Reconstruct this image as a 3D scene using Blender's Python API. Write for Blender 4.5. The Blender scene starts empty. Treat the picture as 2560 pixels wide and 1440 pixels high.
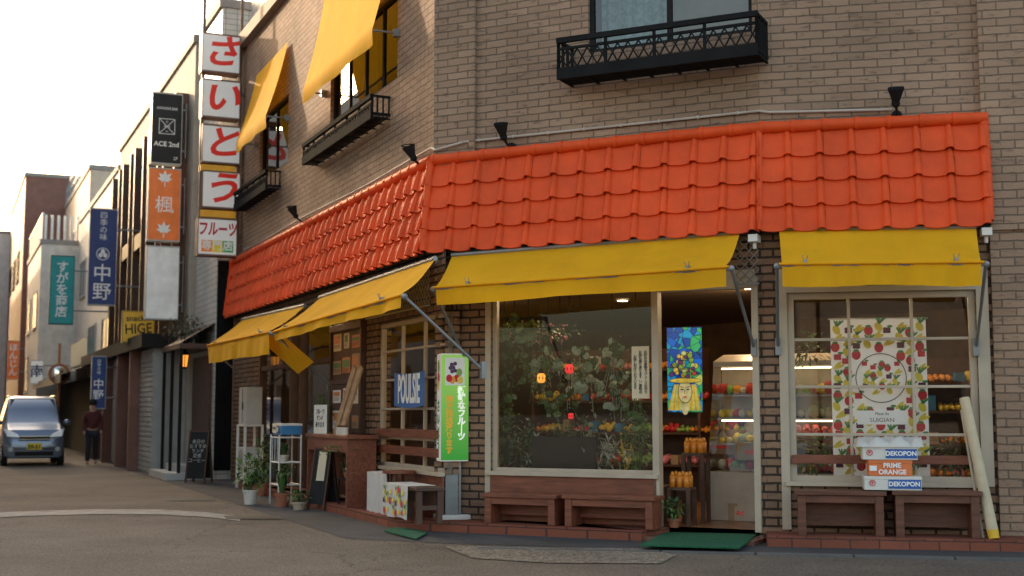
import bpy, math, random
from mathutils import Matrix, Vector
R=random.Random(7)
scene=bpy.context.scene
col=scene.collection
EYE=1.35; FPX=3200.0; PITCH=math.atan(310/3200)
def ray(px,py):
    a=(px-1280)/FPX; b=(720-py)/FPX; c,s=math.cos(PITCH),math.sin(PITCH)
    return Vector((a,c-b*s,s+b*c))
EYEV=Vector((0,0,EYE))
class Fr:
    def __init__(s,x0,y0,x1,y1):
        s.o=Vector((x0,y0,0)); d=Vector((x1-x0,y1-y0,0)); s.L=d.length; s.d=d.normalized(); s.n=Vector((s.d.y,-s.d.x,0))
    def P(s,u,v=0,z=0): return s.o+s.d*u+s.n*v+Vector((0,0,z))
    def mat(s,u=0,v=0,z=0,rot=0):
        p=s.P(u,v,z)
        m=Matrix(((s.d.x,-s.n.x,0,p.x),(s.d.y,-s.n.y,0,p.y),(0,0,1,p.z),(0,0,0,1)))
        return m@Matrix.Rotation(rot,4,'Z')
    def at(s,px,py,v=0):
        r=ray(px,py); t=(v-(EYEV-s.o).dot(s.n))/r.dot(s.n); p=EYEV+r*t
        return ((p-s.o).dot(s.d),p.z)
    def side(s,px,py,u):
        r=ray(px,py); t=(u-(EYEV-s.o).dot(s.d))/r.dot(s.d); p=EYEV+r*t
        return ((p-s.o).dot(s.n),p.z)
    def gnd(s,px,py,z=0):
        r=ray(px,py); t=(z-EYE)/r.z; p=EYEV+r*t
        return ((p-s.o).dot(s.d),(p-s.o).dot(s.n))
# plan of the shop: three street walls
PL=(-5.602,25.81); P1=(-.918,15.24); P2=(2.659,13.49); P3=(4.97,13.02)
A=Fr(*PL,*P1); B=Fr(*P1,*P2); C=Fr(*P2,*P3)
KAB=math.tan((math.atan2(B.d.y,B.d.x)-math.atan2(A.d.y,A.d.x))/2)
KBC=math.tan((math.atan2(C.d.y,C.d.x)-math.atan2(B.d.y,B.d.x))/2)

# ---------------- mesh builder ----------------
class MB:
    def __init__(s): s.v=[];s.f=[];s.m=[]
    def add(s,vs,fs,mi=0):
        b=len(s.v); s.v+= [tuple(p) for p in vs]; s.f+=[tuple(b+i for i in f) for f in fs]; s.m+=[mi]*len(fs); return s
    def box(s,x0,x1,y0,y1,z0,z1,mi=0,M=None):
        vs=[Vector((x,y,z)) for x in(x0,x1) for y in(y0,y1) for z in(z0,z1)]
        if M is not None: vs=[M@p for p in vs]
        return s.add(vs,[(0,1,3,2),(4,6,7,5),(0,4,5,1),(2,3,7,6),(0,2,6,4),(1,5,7,3)],mi)
    def quad(s,a,b,c,d,mi=0): return s.add([a,b,c,d],[(0,1,2,3)],mi)
    def cyl(s,p0,p1,r0,r1=None,n=10,mi=0,cap=True):
        p0=Vector(p0);p1=Vector(p1); r1=r0 if r1 is None else r1
        d=(p1-p0).normalized(); a=d.orthogonal().normalized(); b=d.cross(a)
        vs=[];
        for p,r in((p0,r0),(p1,r1)):
            for i in range(n):
                t=2*math.pi*i/n; vs.append(p+(a*math.cos(t)+b*math.sin(t))*r)
        fs=[(i,(i+1)%n,n+(i+1)%n,n+i) for i in range(n)]
        if cap: fs+=[tuple(range(n-1,-1,-1)),tuple(range(n,2*n))]
        return s.add(vs,fs,mi)
    def tube(s,pts,r,n=8,mi=0):
        for a,b in zip(pts[:-1],pts[1:]): s.cyl(a,b,r,r,n,mi)
        return s
    def ball(s,c,r,seg=10,rings=6,mi=0,jit=0):
        if not hasattr(r,'__len__'): r=(r,r,r)
        vs=[(c[0],c[1],c[2]-r[2])]
        for j in range(1,rings):
            ph=math.pi*j/rings
            for i in range(seg):
                t=2*math.pi*i/seg; k=1+R.uniform(-jit,jit)
                vs.append((c[0]+r[0]*math.sin(ph)*math.cos(t)*k,c[1]+r[1]*math.sin(ph)*math.sin(t)*k,c[2]-r[2]*math.cos(ph)*k))
        vs.append((c[0],c[1],c[2]+r[2])); fs=[]
        for i in range(seg):
            fs.append((0,1+(i+1)%seg,1+i))
            for j in range(rings-2):
                a=1+j*seg; fs.append((a+i,a+(i+1)%seg,a+seg+(i+1)%seg,a+seg+i))
            a=1+(rings-2)*seg; fs.append((a+i,a+(i+1)%seg,len(vs)-1))
        return s.add(vs,fs,mi)
    def poly(s,pts,y,mi=0):
        return s.add([(p[0],y,p[1]) for p in pts],[tuple(range(len(pts)))],mi)
    def disc(s,cx,cz,rx,rz,y,mi=0,n=14,a0=0,a1=2*math.pi,rot=0):
        pts=[]
        for i in range(n):
            t=a0+(a1-a0)*i/(n if abs(a1-a0-2*math.pi)<.01 else n-1)
            x=rx*math.cos(t); z=rz*math.sin(t)
            pts.append((cx+x*math.cos(rot)-z*math.sin(rot),cz+x*math.sin(rot)+z*math.cos(rot)))
        return s.poly(pts,y,mi)
    def ring(s,cx,cz,r,w,y,mi=0,n=36):
        vs=[];fs=[]
        for i in range(n):
            t=2*math.pi*i/n
            vs.append((cx+r*math.cos(t),y,cz+r*math.sin(t))); vs.append((cx+(r-w)*math.cos(t),y,cz+(r-w)*math.sin(t)))
        for i in range(n):
            j=(i+1)%n; fs.append((2*i,2*j,2*j+1,2*i+1))
        return s.add(vs,fs,mi)
    def line(s,x0,z0,x1,z1,w,y,mi=0):
        d=Vector((x1-x0,z1-z0)); d.normalize(); n=Vector((-d.y,d.x))*w/2
        return s.poly([(x0-n.x,z0-n.y),(x1-n.x,z1-n.y),(x1+n.x,z1+n.y),(x0+n.x,z0+n.y)],y,mi)
    def leaf(s,p,d,l,w,mi=0,droop=.25):
        p=Vector(p); d=Vector(d).normalized(); sd=d.cross(Vector((0,0,1)))
        if sd.length<.05: sd=Vector((1,0,0))
        sd.normalize(); up=sd.cross(d)
        mid=p+d*l*.45+up*l*.06; tip=p+d*l-Vector((0,0,l*droop))
        return s.add([p,mid+sd*w/2,tip,mid-sd*w/2,mid-up*w*.12],[(0,4,1),(1,4,2),(0,3,4),(3,2,4)],mi)
    def bigleaf(s,c,nrm,r,mi=0):
        n=Vector(nrm).normalized(); a=n.orthogonal().normalized(); b=n.cross(a); t0=R.uniform(0,6.28); vs=[Vector(c)+n*r*.12]
        for i in range(9):
            t=t0+2*math.pi*i/9; k=1 if i else .45
            vs.append(Vector(c)+(a*math.cos(t)+b*math.sin(t))*r*k*R.uniform(.88,1.1)-n*r*R.uniform(0,.15))
        return s.add(vs,[(0,i+1,(i+1)%9+1) for i in range(9)],mi)
    def foliage(s,c,r,n,l,w,mis=(0,),out=True,flat=0):
        for _ in range(n):
            while 1:
                q=Vector((R.uniform(-1,1),R.uniform(-1,1),R.uniform(-1,1)))
                if q.length<1: break
            q=q*(.35+.65*R.random()) if R.random()<.3 else q
            p=Vector((c[0]+q.x*r[0],c[1]+q.y*r[1],c[2]+q.z*r[2]))
            d=Vector((q.x+R.uniform(-.7,.7),q.y+R.uniform(-.7,.7),(q.z+R.uniform(-.6,.8))*(1-flat)))
            k=R.uniform(.6,1.3); s.leaf(p,d,l*k,w*k,R.choice(mis))
        return s
    def mesh(s,name,mats,smooth=False):
        me=bpy.data.meshes.new(name); me.from_pydata(s.v,[],s.f)
        for m in mats: me.materials.append(m)
        me.polygons.foreach_set('material_index',s.m)
        if smooth: me.polygons.foreach_set('use_smooth',[True]*len(s.f))
        me.update(); return me

class Th:
    def __init__(s,name,label,cat,M,group=None,kind=None):
        s.o=bpy.data.objects.new(name,None); s.o.empty_display_size=.1; col.objects.link(s.o)
        s.o.matrix_basis=M; s.M=M
        s.o['label']=label; s.o['category']=cat
        if group: s.o['group']=group
        if kind: s.o['kind']=kind
    def part(s,name,mb,mats,parent=None,smooth=False,bevel=0,W=None,label=None,kind=None):
        if not isinstance(mats,(list,tuple)): mats=[mats]
        o=bpy.data.objects.new(name,mb.mesh(name,mats,smooth)); col.objects.link(o)
        o.parent=parent or s.o
        if W is not None: o.matrix_basis=s.M.inverted()@W
        if bevel:
            b=o.modifiers.new('b','BEVEL'); b.width=bevel; b.segments=2; b.limit_method='ANGLE'; b.angle_limit=.7
        if label: o['label']=label
        if kind: o['kind']=kind
        return o
    def text(s,body,m,x,z,size,y=-.004,bold=0,shear=0,sx=1,sz=1,vert=False,parent=None,name='lettering',ls=1.0,ext=.0015,rot=0,W=None):
        if vert: body="\n".join(body.replace('ー','｜'))
        c=bpy.data.curves.new('t','FONT'); c.body=body; c.size=size; c.align_x='CENTER'; c.align_y='CENTER'
        c.offset=bold; c.extrude=ext; c.shear=shear; c.resolution_u=3; c.space_line=ls
        o=bpy.data.objects.new('t',c); col.objects.link(o)
        dg=bpy.context.evaluated_depsgraph_get()
        me=bpy.data.meshes.new_from_object(o.evaluated_get(dg)); bpy.data.objects.remove(o); bpy.data.curves.remove(c)
        me.materials.clear(); me.materials.append(m)
        me.transform(Matrix.Translation((x,y,z))@Matrix.Rotation(math.pi/2,4,'X')@Matrix.Rotation(rot,4,'Z')@Matrix.Diagonal((sx,sz,1,1)))
        for p in me.polygons: p.material_index=0
        o=bpy.data.objects.new(name,me); col.objects.link(o); o.parent=parent or s.o
        if W is not None: o.matrix_basis=s.M.inverted()@W
        return o

# ---------------- materials ----------------
def nt(name):
    m=bpy.data.materials.new(name); m.use_nodes=True; t=m.node_tree; b=t.nodes['Principled BSDF']; return m,t,b
def N(t,k,**kw):
    n=t.nodes.new(k)
    for a,v in kw.items():
        if a in n.inputs: n.inputs[a].default_value=v
        else: setattr(n,a,v)
    return n
_c={}
def mat(name,c,rough=.6,metal=0,var=.15,vs=3.0,bump=.0,bs=60,emit=0,ec=None,coat=0,trans=0,dirt=0,stretch=None,spec=None):
    if name in _c: return _c[name]
    m,t,b=nt(name); L=t.links.new
    tc=N(t,'ShaderNodeTexCoord'); n=N(t,'ShaderNodeTexNoise',Scale=vs,Detail=6.0,Roughness=.6)
    if stretch:
        mp=N(t,'ShaderNodeMapping'); mp.inputs['Scale'].default_value=stretch; L(tc.outputs['Object'],mp.inputs[0]); L(mp.outputs[0],n.inputs['Vector'])
    else: L(tc.outputs['Object'],n.inputs['Vector'])
    r=N(t,'ShaderNodeMapRange'); r.inputs['From Min'].default_value=.3; r.inputs['From Max'].default_value=.7
    r.inputs['To Min'].default_value=1-var; r.inputs['To Max'].default_value=1+var; L(n.outputs['Fac'],r.inputs['Value'])
    mx=N(t,'ShaderNodeMix',data_type='RGBA',blend_type='MULTIPLY'); mx.inputs[0].default_value=1
    mx.inputs[6].default_value=(*c,1); L(r.outputs[0],mx.inputs[7]); out=mx.outputs[2]
    if dirt:
        n2=N(t,'ShaderNodeTexNoise',Scale=1.3,Detail=8.0,Roughness=.7); L(tc.outputs['Object'],n2.inputs['Vector'])
        r2=N(t,'ShaderNodeMapRange'); r2.inputs['From Min'].default_value=.48; r2.inputs['From Max'].default_value=.7; r2.inputs['To Max'].default_value=dirt
        L(n2.outputs['Fac'],r2.inputs['Value'])
        m2=N(t,'ShaderNodeMix',data_type='RGBA'); L(r2.outputs[0],m2.inputs[0]); L(out,m2.inputs[6]); m2.inputs[7].default_value=(c[0]*.3+.03,c[1]*.3+.025,c[2]*.3+.02,1); out=m2.outputs[2]
    L(out,b.inputs['Base Color'])
    b.inputs['Roughness'].default_value=rough; b.inputs['Metallic'].default_value=metal
    if spec is not None: b.inputs['Specular IOR Level'].default_value=spec
    if coat: b.inputs['Coat Weight'].default_value=coat; b.inputs['Coat Roughness'].default_value=.15
    if bump:
        n3=N(t,'ShaderNodeTexNoise',Scale=bs,Detail=4.0); L(tc.outputs['Object'],n3.inputs['Vector'])
        bp=N(t,'ShaderNodeBump',Strength=bump,Distance=.01); L(n3.outputs['Fac'],bp.inputs['Height']); L(bp.outputs[0],b.inputs['Normal'])
    if emit:
        b.inputs['Emission Strength'].default_value=emit
        if ec: b.inputs['Emission Color'].default_value=(*ec,1)
        else: L(out,b.inputs['Emission Color'])
    if trans:
        tr=N(t,'ShaderNodeBsdfTranslucent'); L(out,tr.inputs['Color']); ms=N(t,'ShaderNodeMixShader'); ms.inputs[0].default_value=trans
        L(b.outputs[0],ms.inputs[1]); L(tr.outputs[0],ms.inputs[2]); L(ms.outputs[0],t.nodes['Material Output'].inputs[0])
    _c[name]=m; return m
def brickmat(name,c1,c2,mort,w=.275,h=.086,ms=.008,bump=.8,dark=.6,rough=.85,offs=.5,spot=(.09,.065,.052)):
    m,t,b=nt(name); L=t.links.new
    tc=N(t,'ShaderNodeTexCoord'); sp=N(t,'ShaderNodeSeparateXYZ'); L(tc.outputs['Object'],sp.inputs[0])
    ad=N(t,'ShaderNodeMath',operation='ADD'); L(sp.outputs[0],ad.inputs[0]); L(sp.outputs[1],ad.inputs[1])
    cb=N(t,'ShaderNodeCombineXYZ'); L(ad.outputs[0],cb.inputs[0]); L(sp.outputs[2],cb.inputs[1])
    wn=N(t,'ShaderNodeTexNoise',Scale=9.0,Detail=3.0); L(cb.outputs[0],wn.inputs['Vector'])
    wm=N(t,'ShaderNodeVectorMath',operation='MULTIPLY_ADD'); L(wn.outputs['Color'],wm.inputs[0]); wm.inputs[1].default_value=(.016,.016,0); L(cb.outputs[0],wm.inputs[2])
    br=N(t,'ShaderNodeTexBrick'); br.offset=offs; br.inputs['Scale'].default_value=1; br.inputs['Mortar Size'].default_value=ms
    br.inputs['Mortar Smooth'].default_value=.35; br.inputs['Brick Width'].default_value=w; br.inputs['Row Height'].default_value=h
    br.inputs['Color1'].default_value=(*c1,1); br.inputs['Color2'].default_value=(*c2,1); br.inputs['Mortar'].default_value=(*mort,1); br.inputs['Bias'].default_value=-.1
    L(wm.outputs[0],br.inputs['Vector'])
    mp=N(t,'ShaderNodeMapping'); mp.inputs['Scale'].default_value=(5.5,16,1); L(cb.outputs[0],mp.inputs[0])
    n=N(t,'ShaderNodeTexNoise',Scale=1.0,Detail=5.0,Roughness=.65); L(mp.outputs[0],n.inputs['Vector'])
    rr=N(t,'ShaderNodeMapRange'); rr.inputs['From Min'].default_value=.56; rr.inputs['From Max'].default_value=.68; rr.inputs['To Max'].default_value=dark; L(n.outputs['Fac'],rr.inputs[0])
    mx=N(t,'ShaderNodeMix',data_type='RGBA'); L(rr.outputs[0],mx.inputs[0]); L(br.outputs['Color'],mx.inputs[6]); mx.inputs[7].default_value=(*spot,1)
    n2=N(t,'ShaderNodeTexNoise',Scale=.7,Detail=5.0); L(cb.outputs[0],n2.inputs['Vector'])
    r2=N(t,'ShaderNodeMapRange'); r2.inputs['From Min'].default_value=.3; r2.inputs['From Max'].default_value=.7; r2.inputs['To Min'].default_value=.75; r2.inputs['To Max'].default_value=1.15; L(n2.outputs['Fac'],r2.inputs[0])
    m2=N(t,'ShaderNodeMix',data_type='RGBA',blend_type='MULTIPLY'); m2.inputs[0].default_value=1; L(mx.outputs[2],m2.inputs[6]); L(r2.outputs[0],m2.inputs[7])
    L(m2.outputs[2],b.inputs['Base Color']); b.inputs['Roughness'].default_value=rough; b.inputs['Specular IOR Level'].default_value=.2
    iv=N(t,'ShaderNodeMath',operation='SUBTRACT'); iv.inputs[0].default_value=1; L(br.outputs['Fac'],iv.inputs[1])
    n3=N(t,'ShaderNodeTexNoise',Scale=35.0,Detail=6.0); L(cb.outputs[0],n3.inputs['Vector'])
    ma=N(t,'ShaderNodeMath',operation='MULTIPLY_ADD'); L(n3.outputs['Fac'],ma.inputs[0]); ma.inputs[1].default_value=.6; L(iv.outputs[0],ma.inputs[2])
    bp=N(t,'ShaderNodeBump',Strength=bump,Distance=.018); L(ma.outputs[0],bp.inputs['Height']); L(bp.outputs[0],b.inputs['Normal'])
    return m
def glassmat(name,tint=(.9,.93,.92),refl=1.0,base=.04,rough=.0):
    m=bpy.data.materials.new(name); m.use_nodes=True; t=m.node_tree; t.nodes.clear(); L=t.links.new
    o=N(t,'ShaderNodeOutputMaterial'); tr=N(t,'ShaderNodeBsdfTransparent'); tr.inputs[0].default_value=(*tint,1)
    g=N(t,'ShaderNodeBsdfGlossy'); g.inputs['Roughness'].default_value=rough
    fr=N(t,'ShaderNodeFresnel',IOR=1.5); mu=N(t,'ShaderNodeMath',operation='MULTIPLY_ADD'); L(fr.outputs[0],mu.inputs[0]); mu.inputs[1].default_value=refl; mu.inputs[2].default_value=base
    ms=N(t,'ShaderNodeMixShader'); L(mu.outputs[0],ms.inputs[0]); L(tr.outputs[0],ms.inputs[1]); L(g.outputs[0],ms.inputs[2]); L(ms.outputs[0],o.inputs[0]); return m
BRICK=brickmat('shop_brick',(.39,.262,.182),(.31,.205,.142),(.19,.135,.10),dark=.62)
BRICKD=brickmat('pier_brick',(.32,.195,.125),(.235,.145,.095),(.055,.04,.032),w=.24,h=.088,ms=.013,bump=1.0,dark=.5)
PLBR=brickmat('plinth_brick',(.27,.09,.055),(.21,.07,.045),(.08,.045,.04),w=.22,h=.1,ms=.006,bump=.4,dark=.5)
WTILE=brickmat('white_tile',(.62,.60,.56),(.56,.54,.5),(.26,.25,.24),w=.24,h=.12,ms=.008,bump=.3,dark=.15,rough=.4,offs=0)
GLASS=glassmat('window_glass',refl=.8,base=.02)
GLASSU=glassmat('upper_glass',(.6,.65,.65),1.0,.08)
TILE=mat('glazed_roof_tile',(.76,.088,.018),.52,var=.16,vs=2.2,bump=.12,bs=25,dirt=.22,spec=.22)
CANV=mat('awning_canvas',(.97,.50,.018),.85,var=.07,vs=2,bump=.1,bs=200,trans=.32,dirt=.12,spec=.15)
CREAM=mat('cream_paint',(.50,.42,.32),.5,var=.1,dirt=.2)
WOOD=mat('red_brown_wood',(.21,.065,.034),.5,var=.4,vs=3,bump=.2,bs=40,dirt=.25,stretch=(1,8,8))
WOODL=mat('light_wood',(.42,.27,.15),.55,var=.25,vs=8)
WOODD=mat('dark_wood',(.09,.042,.026),.5,var=.3,vs=6)
BLACK=mat('black_iron',(.018,.018,.019),.85,var=.2,spec=.06)
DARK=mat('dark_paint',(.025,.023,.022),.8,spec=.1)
STEEL=mat('galvanised_steel',(.26,.27,.28),.45,metal=.5,var=.2)
WHITE=mat('white_paint',(.75,.73,.68),.5,var=.06,dirt=.12)
LBOX=mat('lightbox_white',(.82,.81,.78),.3,var=.03,emit=.15)
REDP=mat('sign_red',(.72,.025,.012),.4,var=.05,emit=.15)
NAVY=mat('navy',(.02,.035,.12),.4,var=.1)
GREYP=mat('grey_plastic',(.5,.5,.48),.5,var=.08,dirt=.2)
G1=mat('leaf_dark',(.04,.09,.03),.5,var=.4,vs=8,trans=.2)
G2=mat('leaf_mid',(.08,.17,.045),.5,var=.4,vs=8,trans=.2)
G3=mat('leaf_light',(.18,.29,.08),.5,var=.3,vs=8,trans=.25)
G4=mat('leaf_silver',(.32,.4,.32),.5,var=.3,vs=8,trans=.2)
POTW=mat('white_pot',(.65,.62,.56),.4); POTB=mat('terracotta',(.35,.13,.07),.8,var=.2)
SOIL=mat('soil',(.04,.028,.02),.95)
INTW=mat('interior_wall',(.17,.095,.052),.7,var=.3); CEIL=mat('interior_ceiling',(.26,.18,.11),.7)
IFLOOR=mat('interior_floor',(.25,.12,.05),.3,var=.3,vs=4)
LAMPW=mat('lamp_glow',(1,.85,.6),.4,emit=9,ec=(1,.78,.45))
LAMPO=mat('amber_lamp_glow',(1,.5,.1),.4,emit=1.2,ec=(1,.34,.04)); LAMPR=mat('red_lamp_glow',(.9,.05,.04),.4,emit=.8,ec=(1,.04,.05))
TUBE=mat('case_tube_glow',(1,.9,.7),.4,emit=6,ec=(1,.80,.5))
FR=mat('fruit_red',(.6,.03,.03),.4); FO=mat('fruit_orange',(.85,.33,.03),.45,bump=.2,bs=80); FY=mat('fruit_yellow',(.85,.62,.08),.45); FG=mat('fruit_green',(.25,.42,.09),.45); FP=mat('fruit_purple',(.08,.02,.1),.4); FK=mat('fruit_pink',(.8,.25,.3),.5)
CARD=mat('cardboard',(.42,.29,.17),.8,var=.1); PAPER=mat('paper',(.72,.62,.44),.8,var=.06); INK=mat('ink',(.02,.02,.02),.7,var=0)
WHT=mat('lettering_white',(.85,.85,.83),.5,var=0,emit=.05)
CLOTH=mat('white_cloth',(.8,.78,.74),.9,var=.05,trans=.25)

# ---------------- ground ----------------
def sheet(name,pts,z,m,label,cat,th=0):
    mb=MB(); n=len(pts)
    mb.add([(p[0],p[1],z) for p in pts],[tuple(range(n))])
    if th:
        mb.add([(p[0],p[1],z) for p in pts]+[(p[0],p[1],z-th) for p in pts],[(i,i+n,(i+1)%n+n,(i+1)%n) for i in range(n)])
    o=bpy.data.objects.new(name,mb.mesh(name,[m])); col.objects.link(o)
    o['label']=label; o['category']=cat; o['kind']='structure'; return o
def asphalt(name,c,sc=90,agg=.35,crack=True):
    m,t,b=nt(name); L=t.links.new; tc=N(t,'ShaderNodeTexCoord')
    n=N(t,'ShaderNodeTexNoise',Scale=sc,Detail=3.0,Roughness=.8); L(tc.outputs['Object'],n.inputs['Vector'])
    r=N(t,'ShaderNodeMapRange'); r.inputs['From Min'].default_value=.35; r.inputs['From Max'].default_value=.65; r.inputs['To Min'].default_value=1-agg; r.inputs['To Max'].default_value=1+agg; L(n.outputs['Fac'],r.inputs[0])
    n2=N(t,'ShaderNodeTexNoise',Scale=.45,Detail=9.0,Roughness=.65); L(tc.outputs['Object'],n2.inputs['Vector'])
    r2=N(t,'ShaderNodeMapRange'); r2.inputs['From Min'].default_value=.3; r2.inputs['From Max'].default_value=.7; r2.inputs['To Min'].default_value=.65; r2.inputs['To Max'].default_value=1.3; L(n2.outputs['Fac'],r2.inputs[0])
    mm=N(t,'ShaderNodeMath',operation='MULTIPLY'); L(r.outputs[0],mm.inputs[0]); L(r2.outputs[0],mm.inputs[1])
    v=N(t,'ShaderNodeTexVoronoi',feature='DISTANCE_TO_EDGE',Scale=.35)
    wn=N(t,'ShaderNodeTexNoise',Scale=2.0,Detail=5.0); L(tc.outputs['Object'],wn.inputs['Vector']); va=N(t,'ShaderNodeVectorMath',operation='MULTIPLY_ADD'); L(wn.outputs['Color'],va.inputs[0]); va.inputs[1].default_value=(.9,.9,0); L(tc.outputs['Object'],va.inputs[2]); L(va.outputs[0],v.inputs['Vector'])
    r3=N(t,'ShaderNodeMapRange'); r3.inputs['From Max'].default_value=.006; r3.inputs['To Min'].default_value=.55 if crack else 1; r3.inputs['To Max'].default_value=1; L(v.outputs[0],r3.inputs[0])
    m3=N(t,'ShaderNodeMath',operation='MULTIPLY'); L(mm.outputs[0],m3.inputs[0]); L(r3.outputs[0],m3.inputs[1])
    mx=N(t,'ShaderNodeMix',data_type='RGBA',blend_type='MULTIPLY'); mx.inputs[0].default_value=1; mx.inputs[6].default_value=(*c,1); L(m3.outputs[0],mx.inputs[7]); L(mx.outputs[2],b.inputs['Base Color'])
    b.inputs['Roughness'].default_value=.85; b.inputs['Specular IOR Level'].default_value=.25
    bp=N(t,'ShaderNodeBump',Strength=.6,Distance=.01); L(n.outputs['Fac'],bp.inputs['Height']); L(bp.outputs[0],b.inputs['Normal']); return m
ROAD=asphalt('road_asphalt',(.145,.118,.094),45,.6); GUT=asphalt('gutter_concrete',(.075,.073,.076),60,.25,False); GRAV=asphalt('washed_gravel',(.22,.185,.145),30,.85,False)
LINE=mat('worn_paint',(.27,.25,.22),.8,var=.35,vs=5); DRAIN=mat('drain_iron',(.03,.03,.03),.6,metal=.4)
sheet('ground',[(-400,-400),(400,-400),(400,400),(-400,400)],0,mat('far_ground',(.12,.11,.1),.9),'wide grey ground around the street corner','ground')
road=[A.P(-120,1.2),A.P(A.L+1.0,1.2),B.P(1.2,1.35),C.P(0,1.3),C.P(30,1.3),C.P(30,30),A.P(40,30),A.P(0,8),A.P(-120,8)]
sheet('road',[(p.x,p.y) for p in road],.004,ROAD,'worn brownish grey asphalt road through the crossing','road')
sheet('pavement',[tuple(p.xy) for p in (A.P(-120,1.35),A.P(A.L+.9,1.35),B.P(1.1,1.6),C.P(0,1.12),C.P(14,1.12),C.P(14,-.5),B.P(B.L,-.5),A.P(A.L,-.5),A.P(-120,-1))],.008,GUT,'dark grey concrete gutter strip beside the shop','pavement')
gp=[(1105,1368),(1600,1374),(1692,1390),(1650,1412),(1370,1410),(1180,1398)]
sheet('gravel_strip',[tuple(B.P(*B.gnd(*p)).xy) for p in gp],.012,GRAV,'patch of exposed pebble paving before the step','paving')
arc=[(-60,1290),(100,1284),(250,1280),(400,1281),(520,1288),(600,1298)]
up=[A.P(*A.gnd(x,y-5)) for x,y in arc]; dn=[A.P(*A.gnd(x,y+7)) for x,y in arc]
sheet('road_marking',[tuple(p.xy) for p in dn]+[tuple(p.xy) for p in reversed(up)],.012,LINE,'worn pale line curving across the road','road marking')
for (x0,x1,y) in ((410,530,1250),(560,700,1296)):
    a0=A.P(*A.gnd(x0,y-4)); a1=A.P(*A.gnd(x1,y-4)); b0=A.P(*A.gnd(x0+6,y+4)); b1=A.P(*A.gnd(x1+6,y+4))
    mb=MB(); 
    for i in range(14):
        f0=i/14; f1=(i+.55)/14
        mb.add([(*b0.lerp(b1,f0).xy,.016),(*b0.lerp(b1,f1).xy,.016),(*a0.lerp(a1,f1).xy,.016),(*a0.lerp(a1,f0).xy,.016)],[(0,1,2,3)])
    mb.add([(*b0.xy,.0135),(*b1.xy,.0135),(*a1.xy,.0135),(*a0.xy,.0135)],[(0,1,2,3)])
    o=bpy.data.objects.new('drain_grate',mb.mesh('drain_grate',[DRAIN])); col.objects.link(o); o['label']='slotted iron drain grate set in the roadside'; o['category']='drain'
    o['group']='iron drain grates'
for i in range(11):
    x=.3+i*.9
    p=[C.P(x-3.1,1.14),C.P(x-3.1+.88,1.14),C.P(x-3.1+.88,1.26),C.P(x-3.1,1.26)]
    sheet('kerb_stone',[tuple(q.xy) for q in p],.02,mat('kerb_concrete',(.13,.125,.12),.85,var=.2,bump=.3),'flush concrete kerb stone at the road edge','kerb',.02)

# ---------------- shop building ----------------
shop=Th('shop_building','brown brick corner fruit shop with red tile canopy and yellow awnings','building',Matrix.Translation((P1[0],P1[1],0)))
def wall(F,u0,u1,z0,z1,holes,m,th=.18,name='wall',v=0,label=None):
    us=sorted({u0,u1,*[h[0] for h in holes],*[h[1] for h in holes]}); zs=sorted({z0,z1,*[h[2] for h in holes],*[h[3] for h in holes]})
    mb=MB(); y=-v
    for a,b in zip(us[:-1],us[1:]):
        for c,d in zip(zs[:-1],zs[1:]):
            mu,mz=(a+b)/2,(c+d)/2
            if any(h[0]<mu<h[1] and h[2]<mz<h[3] for h in holes): continue
            mb.quad((a,y,c),(b,y,c),(b,y,d),(a,y,d)); mb.quad((b,y+th,c),(a,y+th,c),(a,y+th,d),(b,y+th,d))
    for h in holes:
        a,b,c,d=h
        mb.quad((a,y,c),(a,y,d),(a,y+th,d),(a,y+th,c)); mb.quad((b,y,c),(b,y+th,c),(b,y+th,d),(b,y,d))
        mb.quad((a,y,d),(b,y,d),(b,y+th,d),(a,y+th,d)); mb.quad((a,y,c),(a,y+th,c),(b,y+th,c),(b,y,c))
    for u in (u0,u1): mb.quad((u,y,z0),(u,y,z1),(u,y+th,z1),(u,y+th,z0))
    return shop.part(name,mb,m,W=F.mat(),label=label)
ZC=3.3
def U(F,x,y,v=0): return F.at(x,y,v)[0]
def Z(F,x,y,v=0): return F.at(x,y,v)[1]
aw1=(U(A,648,1000),U(A,832,1000),.12,2.75)
aw2=(U(A,945,1000),U(A,1112,1000),Z(A,1030,1175),Z(A,1030,795))
bw=(U(B,1228,1000),U(B,1642,1000),Z(B,1430,1185),2.78)
bd=(bw[1]+.0,U(B,1893,1000),.1,2.78)
cw=(U(C,1972,1000),U(C,2448,1000),Z(C,2200,1208),Z(C,2200,728))
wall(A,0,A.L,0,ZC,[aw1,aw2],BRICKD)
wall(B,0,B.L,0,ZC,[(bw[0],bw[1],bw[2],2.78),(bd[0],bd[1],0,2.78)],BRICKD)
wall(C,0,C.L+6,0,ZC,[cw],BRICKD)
ua1=(U(A,650,350),U(A,720,350),Z(A,690,425),Z(A,690,262)); ua2=(U(A,827,200),U(A,993,200),Z(A,900,262),Z(A,900,150)+.55)
ub=(U(B,1470,60),U(B,1880,60),Z(B,1680,105),Z(B,1680,105)+1.5)
wall(A,0,A.L,ZC,8.7,[ua1,ua2],BRICK); wall(B,0,B.L,ZC,8.7,[ub],BRICK); wall(C,0,C.L+6,ZC,8.7,[],BRICK)
mb=MB(); mb.box(0,A.L,-.14,.3,8.7,8.95); shop.part('cornice',mb,mat('cornice_stone',(.25,.19,.14),.8),W=A.mat())
mb=MB(); mb.box(.3,A.L,.15,.4,8.95,10.3); shop.part('parapet',mb,WTILE,W=A.mat())
mb=MB(); mb.box(-.16,.0,.002,8,0,8.7); shop.part('end_wall',mb,BRICK,W=A.mat())
mb=MB(); mb.box(C.L+5.8,C.L+6,.19,9,0,8.7); shop.part('end_wall',mb,BRICK,W=C.mat())
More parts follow.
